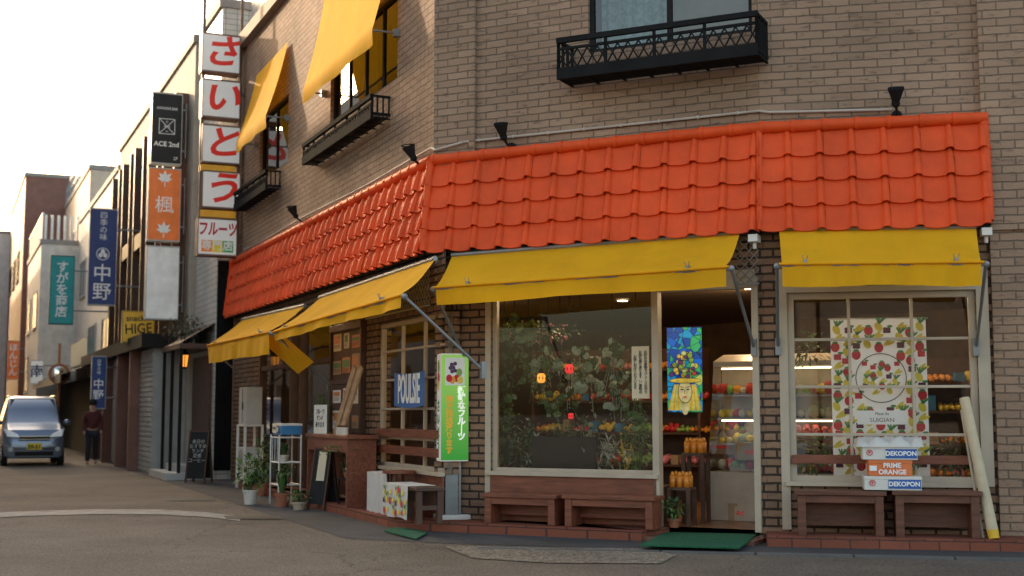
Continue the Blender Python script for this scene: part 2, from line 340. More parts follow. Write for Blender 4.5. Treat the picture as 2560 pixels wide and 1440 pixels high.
rp=[A.P(0,-.2),A.P(A.L,-.2),B.P(B.L,-.2),C.P(C.L+6,-.2),C.P(C.L+6,-9),A.P(0,-8)]
mb=MB(); mb.add([(p.x-P1[0],p.y-P1[1],8.68) for p in rp],[tuple(range(6))]); shop.part('flat_roof',mb,mat('roof_felt',(.15,.15,.15),.9))
mb=MB(); mb.box(.0,U(B,1192,300),-.06,-.001,4.3,8.7); shop.part('pilaster',mb,BRICK,W=B.mat())
pu=U(C,2446,200); mb=MB(); mb.box(pu,pu+4.5,-.09,-.001,3.2,8.7); mb.box(pu+.05,pu+4.5,-.05,-.001,.12,3.2); shop.part('pilaster',mb,BRICK,W=C.mat())
fl=[A.P(.2,-.18),A.P(A.L,-.18),B.P(B.L,-.18),C.P(C.L+1.5,-.18),C.P(C.L+1.5,-6.5),A.P(.2,-5.5)]
def shell(pts,z,name,m,rev=False):
    mb=MB(); mb.add([(p.x-P1[0],p.y-P1[1],z) for p in (reversed(pts) if rev else pts)],[tuple(range(len(pts)))]); return shop.part(name,mb,m)
shell(fl,.11,'floor',IFLOOR); shell(fl,2.95,'ceiling',CEIL,True)
mb=MB()
for i in (3,4,5):
    a,b=fl[i],fl[(i+1)%6]; o0=Vector((P1[0],P1[1],0))
    mb.quad(a-o0,b-o0,b-o0+Vector((0,0,3)),a-o0+Vector((0,0,3)))
shop.part('inner_wall',mb,INTW)
def window(F,r,v,cols,rows,fw=.06,mw=.03,frame=CREAM,glass=GLASS,dep=.07,name='window',label=None):
    u0,u1,z0,z1=r; y=-v; mb=MB()
    mb.box(u0,u0+fw,y,y+dep,z0,z1); mb.box(u1-fw,u1,y,y+dep,z0,z1); mb.box(u0+fw,u1-fw,y,y+dep,z1-fw,z1); mb.box(u0+fw,u1-fw,y,y+dep,z0,z0+fw)
    for i in range(1,cols):
        x=u0+(u1-u0)*i/cols; mb.box(x-mw/2,x+mw/2,y+.012,y+dep-.012,z0+fw,z1-fw)
    for j in range(1,rows):
        z=z0+(z1-z0)*j/rows; mb.box(u0+fw,u1-fw,y+.015,y+dep-.015,z-mw/2,z+mw/2)
    o=shop.part(name,mb,frame,W=F.mat(),bevel=.004,label=label)
    g=MB(); g.quad((u0+fw*.5,y+dep/2,z0+fw*.5),(u1-fw*.5,y+dep/2,z0+fw*.5),(u1-fw*.5,y+dep/2,z1-fw*.5),(u0+fw*.5,y+dep/2,z1-fw*.5))
    shop.part('glass',g,glass,parent=o); return o
window(A,aw2,-.03,3,5,label='cream grid window with many small panes')
window(B,bw,-.03,1,1,fw=.055,label='wide cream framed shop display window')
window(C,cw,-.03,3,4,fw=.07,label='large cream grid window of twelve panes')
mb=MB(); mb.box(bd[0]-.045,bd[0]+.03,-.03,.1,.1,2.78); mb.box(bd[1]-.04,bd[1]+.03,-.03,.1,.1,2.78); mb.box(bd[0],bd[1],-.02,.08,2.66,2.78)
shop.part('door_frame',mb,CREAM,W=B.mat(),bevel=.004)
for F,r in ((B,bw),(A,aw2)):
    mb=MB(); n=int((r[1]-r[0])/.12)
    if F is B: mb.box(r[0],r[1],-.03,-.001,.12,r[2]-.02)
    else:
        for i in range(n):
            w=(r[1]-r[0])/n; mb.box(r[0]+i*w+.004,r[0]+(i+1)*w-.004,-.03,-.001,.12,r[2]-.03)
    shop.part('wood_panel',mb,WOOD,W=F.mat(),bevel=.004)
    mb=MB(); mb.box(r[0]-.05,r[1]+.02,-.07,-.001,r[2]-.03,r[2]+.015); shop.part('sill',mb,CREAM,W=F.mat(),bevel=.004)
mb=MB(); mb.box(cw[0]-.05,cw[1]+.05,-.07,-.001,cw[2]-.035,cw[2]+.01); shop.part('sill',mb,CREAM,W=C.mat(),bevel=.004)
mb=MB(); mb.box(cw[0]+.02,cw[1]-.02,-.035,.02,Z(C,2200,1160),Z(C,2200,1138))
shop.part('guard_rail',mb,WOOD,W=C.mat(),bevel=.004)
for (y0,y1) in ((1073,1094),(1117,1138)):
    mb=MB(); mb.box(aw2[0]+.02,aw2[1]-.02,-.035,.02,Z(A,1030,y1),Z(A,1030,y0))
    shop.part('guard_rail',mb,WOOD,W=A.mat(),bevel=.004)
mb=MB(); mb.box(cw[0]-.09,cw[0],-.02,-.001,.14,2.85); mb.box(cw[1],cw[1]+.12,-.02,-.001,.6,2.85); mb.box(cw[0],cw[1],-.02,-.001,cw[3],cw[3]+.06); shop.part('window_trim',mb,CREAM,W=C.mat())
mb=MB(); mb.box(bw[0]-.07,bw[0]-.001,-.02,-.001,.14,2.78); mb.box(bw[0]-.07,bd[1],-.025,-.001,2.78,2.86); shop.part('window_trim',mb,CREAM,W=B.mat())
mb=MB()
for x in (aw1[0]+.03,(aw1[0]+aw1[1])/2-.1,(aw1[0]+aw1[1])/2+.5,aw1[1]-.08): mb.box(x,x+.07,-.02,.1,.12,2.75)
mb.box(aw1[0],aw1[1],.0,.08,2.1,2.18)
do=shop.part('door',mb,WOODD,W=A.mat()); g=MB(); g.quad((aw1[0],.05,.12),(aw1[1],.05,.12),(aw1[1],.05,2.75),(aw1[0],.05,2.75)); shop.part('glass',g,GLASS,parent=do)
pc=(U(A,835,1000),U(A,915,1000),1.05,2.62)
mb=MB(); mb.box(pc[0],pc[1],-.05,-.001,pc[2],pc[3]); mb.box(pc[0],pc[1],-.09,-.05,pc[3]-.1,pc[3]); mb.box(pc[0],pc[0]+.06,-.08,-.05,pc[2],pc[3]-.1); mb.box(pc[1]-.06,pc[1],-.08,-.05,pc[2],pc[3]-.1); mb.box(pc[0]+.06,pc[1]-.06,-.08,-.05,1.75,1.82)
cs=shop.part('notice_board',mb,WOODD,W=A.mat(),bevel=.004,label='wooden notice board covered in small posters')
pm=[PAPER,CARD,mat('poster_orange',(.6,.22,.08),.7),mat('poster_brown',(.15,.06,.04),.7),mat('poster_green',(.12,.25,.1),.7),FR,WHITE]
for i in range(3):
    for j in range(4):
        w=(pc[1]-pc[0]-.2)/3; x=pc[0]+.1+i*w; z=pc[2]+.05+j*.36+(.05 if j>1 else 0)
        if R.random()<.12: continue
        ins=R.uniform(.03,.12); zt0=z+R.uniform(.2,.31); mb=MB(); mb.box(x+ins,x+w-ins*.8,-.056,-.051,z+R.uniform(0,.05),zt0,R.choice((0,1,2,0,6))); mb.box(x+ins+.03,x+w-ins-.04,-.0585,-.0561,z+.12,zt0-.03,R.choice((2,3,4,5)))
        for q in range(4): mb.box(x+ins+.03,x+w-ins-.03-R.uniform(0,.06),-.0585,-.0561,z+.055+q*.014,z+.06+q*.014,3)
        shop.part('poster',mb,pm,parent=cs)
def ply(pts,z0,z1,m,name):
    n=len(pts); mb=MB(); o0=Vector((P1[0],P1[1],0))
    v=[Vector((p.x,p.y,z1))-o0 for p in pts]+[Vector((p.x,p.y,z0))-o0 for p in pts]
    mb.add(v,[tuple(range(n))]+[(i,i+n,(i+1)%n+n,(i+1)%n) for i in range(n)]); return shop.part(name,mb,m)
vp=.5
du0=U(B,1620,1340,.3); du1=B.L+.0
ply([A.P(3,.02),A.P(3,vp),A.P(A.L+KAB*vp,vp),B.P(du0,vp),B.P(du0+.12,-.05),B.P(0,-.05),A.P(A.L,-.05)],0,.115,PLBR,'plinth')
ply([B.P(B.L-.02,0),C.P(0,vp),C.P(C.L+6,vp),C.P(C.L+6,-.05),C.P(0,-.05)],0,.118,PLBR,'plinth')
ply([B.P(du0+.12,-.2),B.P(du0+.0,.46),B.P(B.L-.02,.46),B.P(B.L-.02,-.2)],0,.05,mat('door_step_brick',(.2,.09,.06),.6,var=.2),'door_step')
# ---- roof tiles ----
VR=.04; VE=.16; ZR=4.34; ZE=(C.at(2300,562,VE)[1]+B.at(1480,600,VE)[1])/2
def tiles(F,u0,u1,k0,k1,per=.335):
    n=max(1,round((u1-u0)/per)); per=(u1-u0)/n
    S=Vector((VE-VR,ZE-ZR)); SL=S.length; S.normalize(); Nn=Vector((-S.y,S.x))
    rows=4; rl=SL/rows; ext=math.ceil(max(k0,k1,0)*(VE+.12)/per)+1
    ps=[0,.15,.35,.55,.70,.74,.78,.82,.86,.90,.94,.97,1.0]
    mb=MB()
    for r in range(rows):
        for tI in range(-ext,n+ext):
            jit=R.uniform(-.003,.003); jl=R.uniform(-.004,.004); prev=None; sk=R.uniform(-.004,.004)
            for p in ps:
                u=u0+(tI+p)*per
                colm=[]
                for q,s in enumerate((0,.35,.7,1.0,1.0)):
                    hw=.085+.055*s; c0=.86
                    dd=abs(p-c0)/hw; roll=(math.sqrt(max(0,1-dd*dd)) if dd<1 else 0)*(.028+.026*s)
                    pan=-.005*math.sin(math.pi*min(1,p/.75)) if p<.75 else 0
                    h=.012+roll+pan+.04*s+jit+sk*p
                    if q==4: h-=.036
                    sl=(r+s)*rl+(.03 if s==1 else 0)+(-pan*3.0 if s==1 else 0)-(roll*.2*s)+jl*s
                    v=VR+S.x*sl+Nn.x*h; z=ZR+S.y*sl+Nn.y*h
                    uu=min(max(u,u0-k0*v),u1+k1*v)
                    colm.append((uu,-v,z))
                if prev:
                    if abs(prev[3][0]-colm[3][0])>1e-5 or abs(prev[0][0]-colm[0][0])>1e-5:
                        vs=prev+colm; mb.add(vs,[(j,j+5,j+6,j+1) for j in range(4)])
                prev=colm
    return mb
def caps(mb,p0,p1,r=.064,step=.335):
    p0=Vector(p0);p1=Vector(p1);L=(p1-p0).length;n=max(1,round(L/step));d=(p1-p0)/n
    for i in range(n):
        a=p0+d*i; b=p0+d*(i+1.04)
        mb.cyl(a,b,r*R.uniform(.98,1.02),r*.9,14); mb.cyl(a-d*.02,a+d*.11,r*1.13,r*1.1,14)
for F,k0,k1 in ((A,0,KAB),(B,KAB,KBC),(C,KBC,0)):
    RL=F.L-(.07 if F is C else 0)
    o=shop.part('tile_canopy',tiles(F,0,RL,k0,k1),TILE,W=F.mat(),smooth=True,label='glazed red roof tiles in four overlapping courses')
    e=o.modifiers.new('e','EDGE_SPLIT'); e.split_angle=math.radians(38)
    mb=MB(); caps(mb,(0,-.07,ZR+.03),(RL+(.03 if F is B else 0),-.07,ZR+.03))
    if F is C: caps(mb,(RL-.02,-.06,ZR-.02),(RL-.02,-VE-.03,ZE+.03),.05,.28)
    if F is A: caps(mb,(-.02,-.07,ZR-.02),(-.02,-VE-.03,ZE+.03),.055,.28)
    if F is B: caps(mb,(-KAB*.08,-.08,ZR),(-KAB*(VE+.03),-VE-.04,ZE+.02),.05,.28)
    if F is C: caps(mb,(-KBC*.08,-.075,ZR),(-KBC*(VE+.03),-VE-.035,ZE+.0),.036,.27)
    o2=shop.part('ridge_cap',mb,TILE,W=F.mat(),smooth=True); e=o2.modifiers.new('e','EDGE_SPLIT'); e.split_angle=math.radians(40)
    u0=-k0*VE; u1=RL+k1*VE
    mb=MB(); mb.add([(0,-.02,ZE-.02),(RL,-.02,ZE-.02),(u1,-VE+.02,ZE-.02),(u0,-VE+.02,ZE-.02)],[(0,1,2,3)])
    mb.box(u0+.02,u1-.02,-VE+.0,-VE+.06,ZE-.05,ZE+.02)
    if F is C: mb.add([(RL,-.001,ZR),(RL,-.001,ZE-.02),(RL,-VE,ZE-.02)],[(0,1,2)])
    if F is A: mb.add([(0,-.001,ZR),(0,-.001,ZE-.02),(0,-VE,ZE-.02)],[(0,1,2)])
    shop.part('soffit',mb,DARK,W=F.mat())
# ---- awnings ----
def awning(F,tl,tr,fl_,fr_,bl,vt=.15,vf=.85,armdz=.75,label='yellow canvas awning on steel arms',armv=.03):
    (ul,zl)=F.at(*tl,vt); (ur,zr)=F.at(*tr,vt); (fl,zfl)=F.at(*fl_,vf); (fr,zfr)=F.at(*fr_,vf); zb=zfl-F.at(*bl,vf)[1]
    mb=MB(); n=48; m=8; grid=[]
    for i in range(n+1):
        t=i/n; tp=Vector((ul+(ur-ul)*t,-vt,zl+(zr-zl)*t)); fp=Vector((fl+(fr-fl)*t,-vf,zfl+(zfr-zfl)*t)); row=[]
        for j in range(m+1):
            s=j/m; p=tp.lerp(fp,s); p.z-= (.035+.012*math.sin(t*31+fl+s*2)+.008*math.sin(t*67-s*3))*math.sin(math.pi*s); row.append(p)
        for s in (.3,.65,1.0):
            w=.018*math.sin(t*23+fl)*s+.013*math.sin(t*51+s)*s
            row.append(Vector((fp.x,fp.y+w+.0,fp.z-zb*s-(.010*math.sin(t*9) if s==1 else 0))))
        grid.append(row)
    k=len(grid[0]); vs=[p for r in grid for p in r]; fs=[]
    for i in range(n):
        for j in range(k-1): fs.append((i*k+j,i*k+j+1,(i+1)*k+j+1,(i+1)*k+j))
    mb.add(vs,fs); o=shop.part('awning',mb,CANV,W=F.mat(),smooth=True,label=label)
    mb=MB(); mb.cyl((fl-.05,-vf+.02,zfl-.03),(fr+.05,-vf+.02,zfr-.03),.02); mb.cyl((ul,-vt,zl+.01),(ur,-vt,zr+.01),.03)
    for x,z in ((fl-.05,zfl-.03),(fr+.05,zfr-.03)): mb.ball((x,-vf+.02,z),.035)
    for t in (.12,.88):
        x=fl+(fr-fl)*t; z=zfl+(zfr-zfl)*t; mb.box(x-.015,x+.015,-vf-.02,-vf+.04,z-.02,z+.03); mb.cyl((x-.01,-vf-.01,z),(x-.025,-vf-.03,z+.07),.004,n=5); mb.cyl((x+.01,-vf-.01,z),(x+.025,-vf-.03,z+.07),.004,n=5)
    shop.part('roller_bar',mb,STEEL,parent=o,smooth=False)
    mb=MB(); q=F; mb.cyl((fl-.03,-vf-.012,zfl-.012),(fr+.03,-vf-.012,zfr-.012),.014); shop.part('hem_tube',mb,CANV,parent=o)
    for x,z in ((fl-.05,zfl-.03),(fr+.05,zfr-.03)):
        mb=MB(); mb.cyl((x,-vf+.02,z),(x,-armv-.02,z-armdz),.017); mb.box(x-.03,x+.03,-armv-.03,-armv+.029,z-armdz-.1,z-armdz+.08)
        shop.part('arm',mb,STEEL,parent=o)
    return o
awning(B,(1130,640),(1850,583),(1090,716),(1815,664),(1092,762))
awning(C,(1948,574),(2440,570),(1955,657),(2452,652),(1955,716))
awning(A,(800,745),(1088,648),(684,828),(1003,735),(684,852),vf=.95)
awning(A,(606,800),(762,765),(520,862),(672,828),(520,908),vf=.95)
p=[A.at(650,850,.9),A.at(690,822,.9),A.at(785,905,.5),A.at(745,935,.5)]
mb=MB(); mb.quad((p[0][0],-.9,p[0][1]),(p[1][0],-.9,p[1][1]),(p[2][0],-.5,p[2][1]),(p[3][0],-.5,p[3][1])); shop.part('awning_flap',mb,CANV,W=A.mat())
def upawn(uR,frp,flp,drop):
    vf,zf=A.side(*frp,uR); uL,zl=A.at(*flp,vf); zt=zf+drop; mb=MB(); n=24; m=12; vs=[];fs=[]
    for i in range(n+1):
        t=i/n
        for j in range(m+1):
            s=j/m; vs.append((uL+(uR-uL)*t,-.05-(vf-.05)*(s**1.15),zt+(zf-zt)*s-(.05+.012*math.sin(t*25))*math.sin(math.pi*s)*(1+.2*math.sin(t*12))))
        vs.append((uL+(uR-uL)*t,-vf+.02*math.sin(t*15),zf-.2))
    k=m+2
    for i in range(n):
        for j in range(k-1): fs.append((i*k+j,i*k+j+1,(i+1)*k+j+1,(i+1)*k+j))
    mb.add(vs,fs); o=shop.part('awning',mb,CANV,W=A.mat(),smooth=True,label='yellow canvas window awning catching the sun')
    mb=MB(); mb.cyl((uL,-vf+.03,zf),(uR,-vf+.03,zf),.018)
    for u in (uL,uR): mb.cyl((u,-vf+.03,zf),(u,-.02,zf-.0),.014); mb.box(u-.04,u+.04,-.08,-.001,zf-.05,zf+.05)
    shop.part('roller_bar',mb,STEEL,parent=o)
upawn(ua1[1]+.05,(664,290),(591,345),1.35); upawn(ua2[1]+.05,(930,75),(757,212),1.5)
def upwin(F,r,cols,label='dark aluminium upstairs window',cur=True):
    o=window(F,r,-.05,cols,1,fw=.05,mw=.06,frame=DARK,glass=GLASSU,label=label)
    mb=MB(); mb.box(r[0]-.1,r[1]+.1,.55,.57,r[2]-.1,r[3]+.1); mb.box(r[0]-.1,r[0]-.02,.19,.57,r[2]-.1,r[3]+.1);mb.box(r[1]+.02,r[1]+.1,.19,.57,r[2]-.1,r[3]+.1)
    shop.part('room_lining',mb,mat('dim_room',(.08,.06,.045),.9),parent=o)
    mb=MB(); n=18; w=(r[1]-r[0])*.42
    for i in range(n):
        x0=r[0]+.05+w*i/n;x1=r[0]+.05+w*(i+1)/n; ya=.3+.03*math.sin(i*1.9); yb=.3+.03*math.sin((i+1)*1.9)
        mb.quad((x0,ya,r[2]),(x1,yb,r[2]),(x1,yb,r[3]),(x0,ya,r[3]))
    shop.part('curtain',mb,mat('curtain',(.35,.33,.3),.9,trans=.3) if cur else mat('frosted_pane',(.5,.7,.75),.5,var=.35,vs=14),parent=o)
    if not cur:
        mb=MB(); mb.box(r[0]+.1+w,r[1]-.05,.3,.31,r[2],r[3]); shop.part('curtain',mb,mat('beige_blind',(.5,.43,.33),.8),parent=o)
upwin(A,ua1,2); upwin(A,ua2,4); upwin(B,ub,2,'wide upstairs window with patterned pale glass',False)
def planter(F,u0,u1,z0,z1,dep=.42,label='black iron window box with crossed lattice rail'):
    mb=MB(); t=.03; y0=-dep
    for i in range(int(dep/.05)): mb.box(u0,u1,y0+i*.05,y0+i*.05+.035,z0,z0+.02)
    for i in range(max(2,int((u1-u0)/.3))+1): x=u0+(u1-u0-.03)*i/max(2,int((u1-u0)/.3)); mb.box(x,x+.03,y0,-.002,z0-.012,z0-.001)
    for (a,b) in ((u0,u0+t),(u1-t,u1)):
        mb.box(a,b,y0,-.002,z1-t,z1); mb.box(a,b,y0,-.002,z0+.03,z0+.07)
        n=3
        for i in range(n+1): yy=y0+(dep-.03)*i/n; mb.box(a,b,yy,yy+.018,z0+.07,z1-t)
    mb.box(u0,u1,y0-.02,y0+t,z1-.05,z1+.01); mb.box(u0,u1,y0-.01,y0+t,z0-.02,z0+.11); zz=z1-.13 if z1-z0>.3 else z1-.09
    mb.box(u0,u1,y0,y0+t,zz,zz+.03)
    n=max(2,round((u1-u0)/.6)); 
    for i in range(n+1): x=u0+(u1-u0-t)*i/n; mb.box(x,x+t,y0,y0+t,z0+.05,z1)
    n=max(4,round((u1-u0)/.12)); w=(u1-u0)/n
    for i in range(n):
        for sgn in (0,1):
            a=(u0+w*i,y0+.012,z0+.11) if sgn==0 else (u0+w*i,y0+.012,zz); b=(u0+w*(i+1),y0+.012,zz) if sgn==0 else (u0+w*(i+1),y0+.012,z0+.11)
            mb.cyl(a,b,.010,n=4)
    shop.part('window_box',mb,BLACK,W=F.mat(),label=label)
dp=.27
u0=A.at(757,350,dp)[0];u1=A.at(928,290,dp)[0]; planter(A,u0,u1,A.at(928,292,dp)[1],A.at(928,236,dp)[1],dp)
u0=A.at(586,470,dp)[0];u1=A.at(665,450,dp)[0]; planter(A,u0,u1,A.at(665,470,dp)[1],A.at(665,424,dp)[1],dp)
dp=.42
u0=B.at(1392,150,dp)[0];u1=B.at(1895,100,dp)[0]; planter(B,u0,u1,B.at(1895,125,dp)[1]-.03,B.at(1895,28,dp)[1],dp)
def lattice(F,u0,u1,z0,z1,v):
    mb=MB(); s=.1; H=z1-z0; W=u1-u0; k=-H
    mb.box(u0,u1,-v-.008,-v+.008,z0-.01,z0+.01)
    while k<W:
        for sg in (0,1):
            a=max(0,k);b=min(W,k+H)
            if b>a:
                za=z0+(a-k) ; zb=z0+(b-k)
                if sg: za,zb=z1-(a-k),z1-(b-k)
                mb.cyl((u0+a,-v,za),(u0+b,-v,zb),.006,n=4)
        k+=s
    shop.part('lattice_screen',mb,STEEL,W=F.mat())
lattice(B,U(B,1845,700),B.L-.02,2.7,3.2,.08); lattice(B,.02,.45,2.65,3.2,.06); lattice(A,U(A,1010,750),A.L-.02,2.62,3.2,.06); lattice(A,U(A,925,800),U(A,1010,750),2.62,3.2,.06)
mb=MB(); pts=[]
for i in range(13): pts.append((A.P(.9+i*(A.L-.95)/12,.04,ZR+.18-.04*math.sin(i*.9)*.4)))
pts+= [B.P(.05,.1,ZR+.14),B.P(.42,.1,ZR+.2),B.P(.5,.03,ZR+.22),B.P(B.L,.03,ZR+.22),C.P(.1,.03,ZR+.2),C.P(C.at(2230,280,.03)[0],.03,ZR+.17)]
o0=Vector((P1[0],P1[1],0)); mb.tube([p-o0 for p in pts],.014); 
for q in range(8):
    p=B.P(.6+q*.45,.03,ZR+.22)-o0; mb.ball(p,.022,8,5)
shop.part('conduit',mb,mat('cream_conduit',(.5,.44,.38),.6))
for (F,uu) in ((B,B.L-.05),(C,C.L-.12)):
    W0=F.mat(uu,0,0); mb=MB(); mb.box(-.05,.05,-.2,-.05,ZE-.13,ZE-.05); mb.cyl((0,-.12,ZE-.13),(0,-.12,ZE-.2),.02); shop.part('eave_sensor',mb,WHITE,W=W0,bevel=.005)
def spot(F,px,py):
    v=.22; u,z=F.at(px,py,v); T=Th('wall_spotlight','black cone spotlight fixed above the tile canopy','lamp',F.mat(u,0,z),group='black spotlights above the canopy')
    mb=MB(); mb.cyl((0,-.2,-.02),(0,-.26,.11),.035,.085,16,cap=False); mb.cyl((0,-.26,.11),(0,-.262,.125),.085,.08,16,cap=False); mb.ball((0,-.19,-.03),.045); T.part('lamp_shade',mb,BLACK,smooth=True)
    mb=MB(); mb.cyl((0,-.19,-.05),(.02,-.1,-.12),.014); mb.cyl((.02,-.1,-.12),(.02,-.0,-.12),.014); mb.cyl((.02,0,-.12),(.02,-.03,-.12),.055,n=16); T.part('bracket',mb,BLACK)
    mb=MB(); mb.disc(0,0,.07,.07,0); mb.v=[(x,-.25+z*.4,.09+z*.0-y) for x,y,z in mb.v]; T.part('lens',mb,GREYP)
spot(A,735,535); spot(A,1028,388); spot(B,1256,335); spot(C,2240,250)
# ---------------- signs on the street side ----------------
def hsign(name,label,px,py0,py1,u,face,th=.22,frame=None,fm=None,group=None,fw=.03):
    (v1,z1)=A.side(px[0],py0,u); (v1b,z0)=A.side(px[0],py1,u); v0=A.side(px[1],py0,u)[0]; w=v1-v0; h=z1-z0
    T=Th(name,label,'sign',A.mat(u,v1,z0,math.pi/2),group=group)
    mb=MB(); mb.box(0,w,0,th,0,h); T.part('panel',mb,face,bevel=.008)
    mb=MB(); f=fm or DARK
    mb.box(-.012,w+.012,-.008,th+.008,-fw,0); mb.box(-.012,w+.012,-.008,th+.008,h,h+fw); mb.box(-.014,0,-.01,th+.01,-.001,h+.001); mb.box(w,w+.014,-.01,th+.01,-.001,h+.001)
    T.part('sign_frame',mb,f); T.w=w;T.h=h; return T
FRM=mat('sign_brown_frame',(.2,.12,.09),.6)
ys=[(83,174,'さ'),(198,288,'い'),(312,402,'と'),(428,515,'う')]
su=.6
for y0,y1,ch in ys:
    T=hsign('shop_sign','white lightbox with red brush lettering on wall frame',(508,600),y0,y1,su,LBOX,.3,fm=FRM,group='stacked lightbox signs')
    T.text(ch,REDP,T.w/2,T.h/2,.74,bold=.02,shear=.25,sx=1.05,sz=.9,rot=.08)
T=hsign('shop_sign','white lightbox with red and coloured lettering below the stack',(497,592),546,634,su,LBOX,.3,fm=FRM,group='stacked lightbox signs')
T.text('フルーツ',mat('maroon',(.45,.01,.03),.5,emit=.1),T.w/2,T.h*.70,.24,bold=.008,sx=.8,sz=1.25,shear=.1)
for i,(ch,cc) in enumerate((('専',(.85,.28,.05)),('門',(.75,.6,.05)),('店',(.08,.4,.15)))):
    x=T.w*(.22+.28*i); cm=mat('sq'+str(i),cc,.5,emit=.1); mb=MB(); mb.box(x-.105,x+.105,-.003,-.0005,T.h*.07,T.h*.07+.23); T.part('square',mb,cm); T.text(ch,WHT,x,T.h*.07+.115,.2,bold=.005,y=-.006)
for y0,y1 in ((409,425),(523,540)):
    (v1,z1)=A.side(503,y0,su+.01);(v,z0)=A.side(503,y1,su+.01);v0=A.side(590,y0,su)[0]
    T=Th('sign_band','yellow strip panel between stacked lightboxes','sign',A.mat(su-.02,v1,z0,math.pi/2)); mb=MB(); mb.box(0,v1-v0,0,.26,0,z1-z0); T.part('panel',mb,mat('band_yellow',(.8,.4,.03),.5,emit=.08))
T=Th('sign_post','brown steel frame carrying stacked lightboxes beside brick wall','sign post',A.mat(su-.12,.0,4.45,math.pi/2))
zt=A.side(600,-60,su)[1]-4.45
mb=MB(); mb.box(-.86,-.80,0,.06,0,zt); mb.box(-.10,-.05,.0,.06,-.0,zt); 
for z in (.35,1.3,2.3,3.25,4.2,zt-.05): mb.box(-.86,.0,.01,.05,z,z+.05)
T.part('post',mb,FRM)
def bracket(T,v_wall_dx,th=.2):
    mb=MB()
    for z in (T.h*.2,T.h*.8): mb.cyl((T.w,th/2,z),(T.w+v_wall_dx,th/2,z),.025)
    mb.box(T.w+v_wall_dx,T.w+v_wall_dx+.015,th/2-.05,th/2+.05,T.h*.1,T.h*.9)
    T.part('bracket',mb,STEEL)
BLK=mat('sign_black',(.025,.027,.03),.4,spec=.15); ORG=mat('sign_orange',(.78,.18,.03),.45,emit=.12); BLU=mat('sign_blue',(.025,.055,.2),.45,emit=.05); TEAL=mat('sign_teal',(.02,.3,.3),.45,emit=.08); YEL=mat('sign_yellow',(.75,.45,.04),.5,emit=.05)
T=hsign('bar_sign','black karaoke bar lightbox with white lettering',(383,456),232,405,-3,BLK,.25,fm=GREYP)
T.text('KARAOKE BAR',WHT,T.w/2,T.h*.79,.085,sx=.8); T.text('ACE 2nd',WHT,T.w/2,T.h*.27,.15,bold=.003); T.text('2F',WHT,T.w*.82,T.h*.07,.1)
mb=MB(); cx,cz,q=T.w/2,T.h*.53,.17
for a in ((-q,-q,q,-q),(q,-q,q,q),(q,q,-q,q),(-q,q,-q,-q),(-q,-q,q,q),(-q,q,q,-q)): mb.line(cx+a[0],cz+a[1],cx+a[2],cz+a[3],.012,-.004)
T.part('emblem',mb,WHT); T.text('A   E',WHT,cx,cz,.07); T.text('C',WHT,cx,cz+.1,.07); T.text('2nd',WHT,cx,cz-.11,.04); bracket(T,.1)
T=hsign('restaurant_sign','orange lightbox with white maple leaves and one character',(374,452),420,598,-3,ORG,.25,fm=GREYP)
T.text('楓',WHT,T.w/2,T.h*.48,.4,sx=1.05)
def maple(T,cx,cz,s):
    mb=MB()
    for a,L in ((90,1),(48,.95),(132,.95),(8,.8),(172,.8),(-30,.5),(210,.5)):
        t=math.radians(a); dx,dz=math.cos(t),math.sin(t); w=.24*s*L
        mb.poly([(cx,cz),(cx+dx*s*L*.45+dz*w,cz+dz*s*L*.45-dx*w),(cx+dx*s*L,cz+dz*s*L),(cx+dx*s*L*.45-dz*w,cz+dz*s*L*.45+dx*w)],-.004-.0004*(a%7))
    mb.line(cx,cz,cx,cz-s*.75,.02,-.0038); T.part('maple_leaf',mb,WHT)
maple(T,T.w/2,T.h*.85,.21); maple(T,T.w/2,T.h*.13,.21); bracket(T,.1)
T=hsign('blank_sign','blank weathered white lightbox below other signs',(369,448),616,795,-3,mat('blank_white',(.8,.8,.78),.5,dirt=.1,emit=.1),.25,fm=GREYP); bracket(T,.1)
T=hsign('snack_bar_sign','yellow snack bar box sign with black lettering',(308,386),779,853,-5,YEL,.2,fm=mat('sign_yel_frame',(.4,.25,.04),.5))
T.text('snack',INK,T.w*.4,T.h*.78,.19,bold=.003,rot=.05); T.text('HIGE',INK,T.w*.5,T.h*.42,.33,bold=.004,sx=.85,rot=.08); T.text('ひげ',REDP,T.w*.82,T.h*.14,.08); bracket(T,.4)
T=hsign('restaurant_sign','tall navy lightbox with white vertical lettering',(227,294),522,760,-10,BLU,.2,fm=GREYP)
T.text('四季の味',WHT,T.w/2,T.h*.82,.2,vert=True); T.text('中野',WHT,T.w/2,T.h*.22,.5,vert=True,bold=.004)
mb=MB(); mb.ring(T.w/2,T.h*.53,.17,.02,-.004)
for a in range(3): t=a*2.094+1.57; mb.disc(T.w/2+.07*math.cos(t),T.h*.53+.07*math.sin(t),.055,.065,-.004-.0005*a)
T.part('emblem',mb,WHT); bracket(T,.7)
T=hsign('shop_sign','teal rounded lightbox with white vertical lettering',(128,187),640,808,-14,TEAL,.2,fm=mat('sign_teal_frame',(.02,.1,.1),.5)); T.text('すがを商店',WHT,T.w/2,T.h/2,.35,vert=True,bold=.006,ls=.95); bracket(T,1.0)
T=hsign('restaurant_sign','small navy vertical sign with white lettering',(231,266),892,1020,-9,BLU,.1,fm=GREYP); T.text('中野',WHT,T.w/2,T.h*.35,.28,vert=True,bold=.003);T.text('四季の味',WHT,T.w/2,T.h*.8,.1,vert=True); bracket(T,.6,.1)
T=hsign('restaurant_sign','small orange vertical banner sign',(21,48),852,948,-38,ORG,.1,fm=GREYP); T.text('ほんじん',WHT,T.w/2,T.h/2,.38,vert=True,bold=.01); bracket(T,.8,.1)
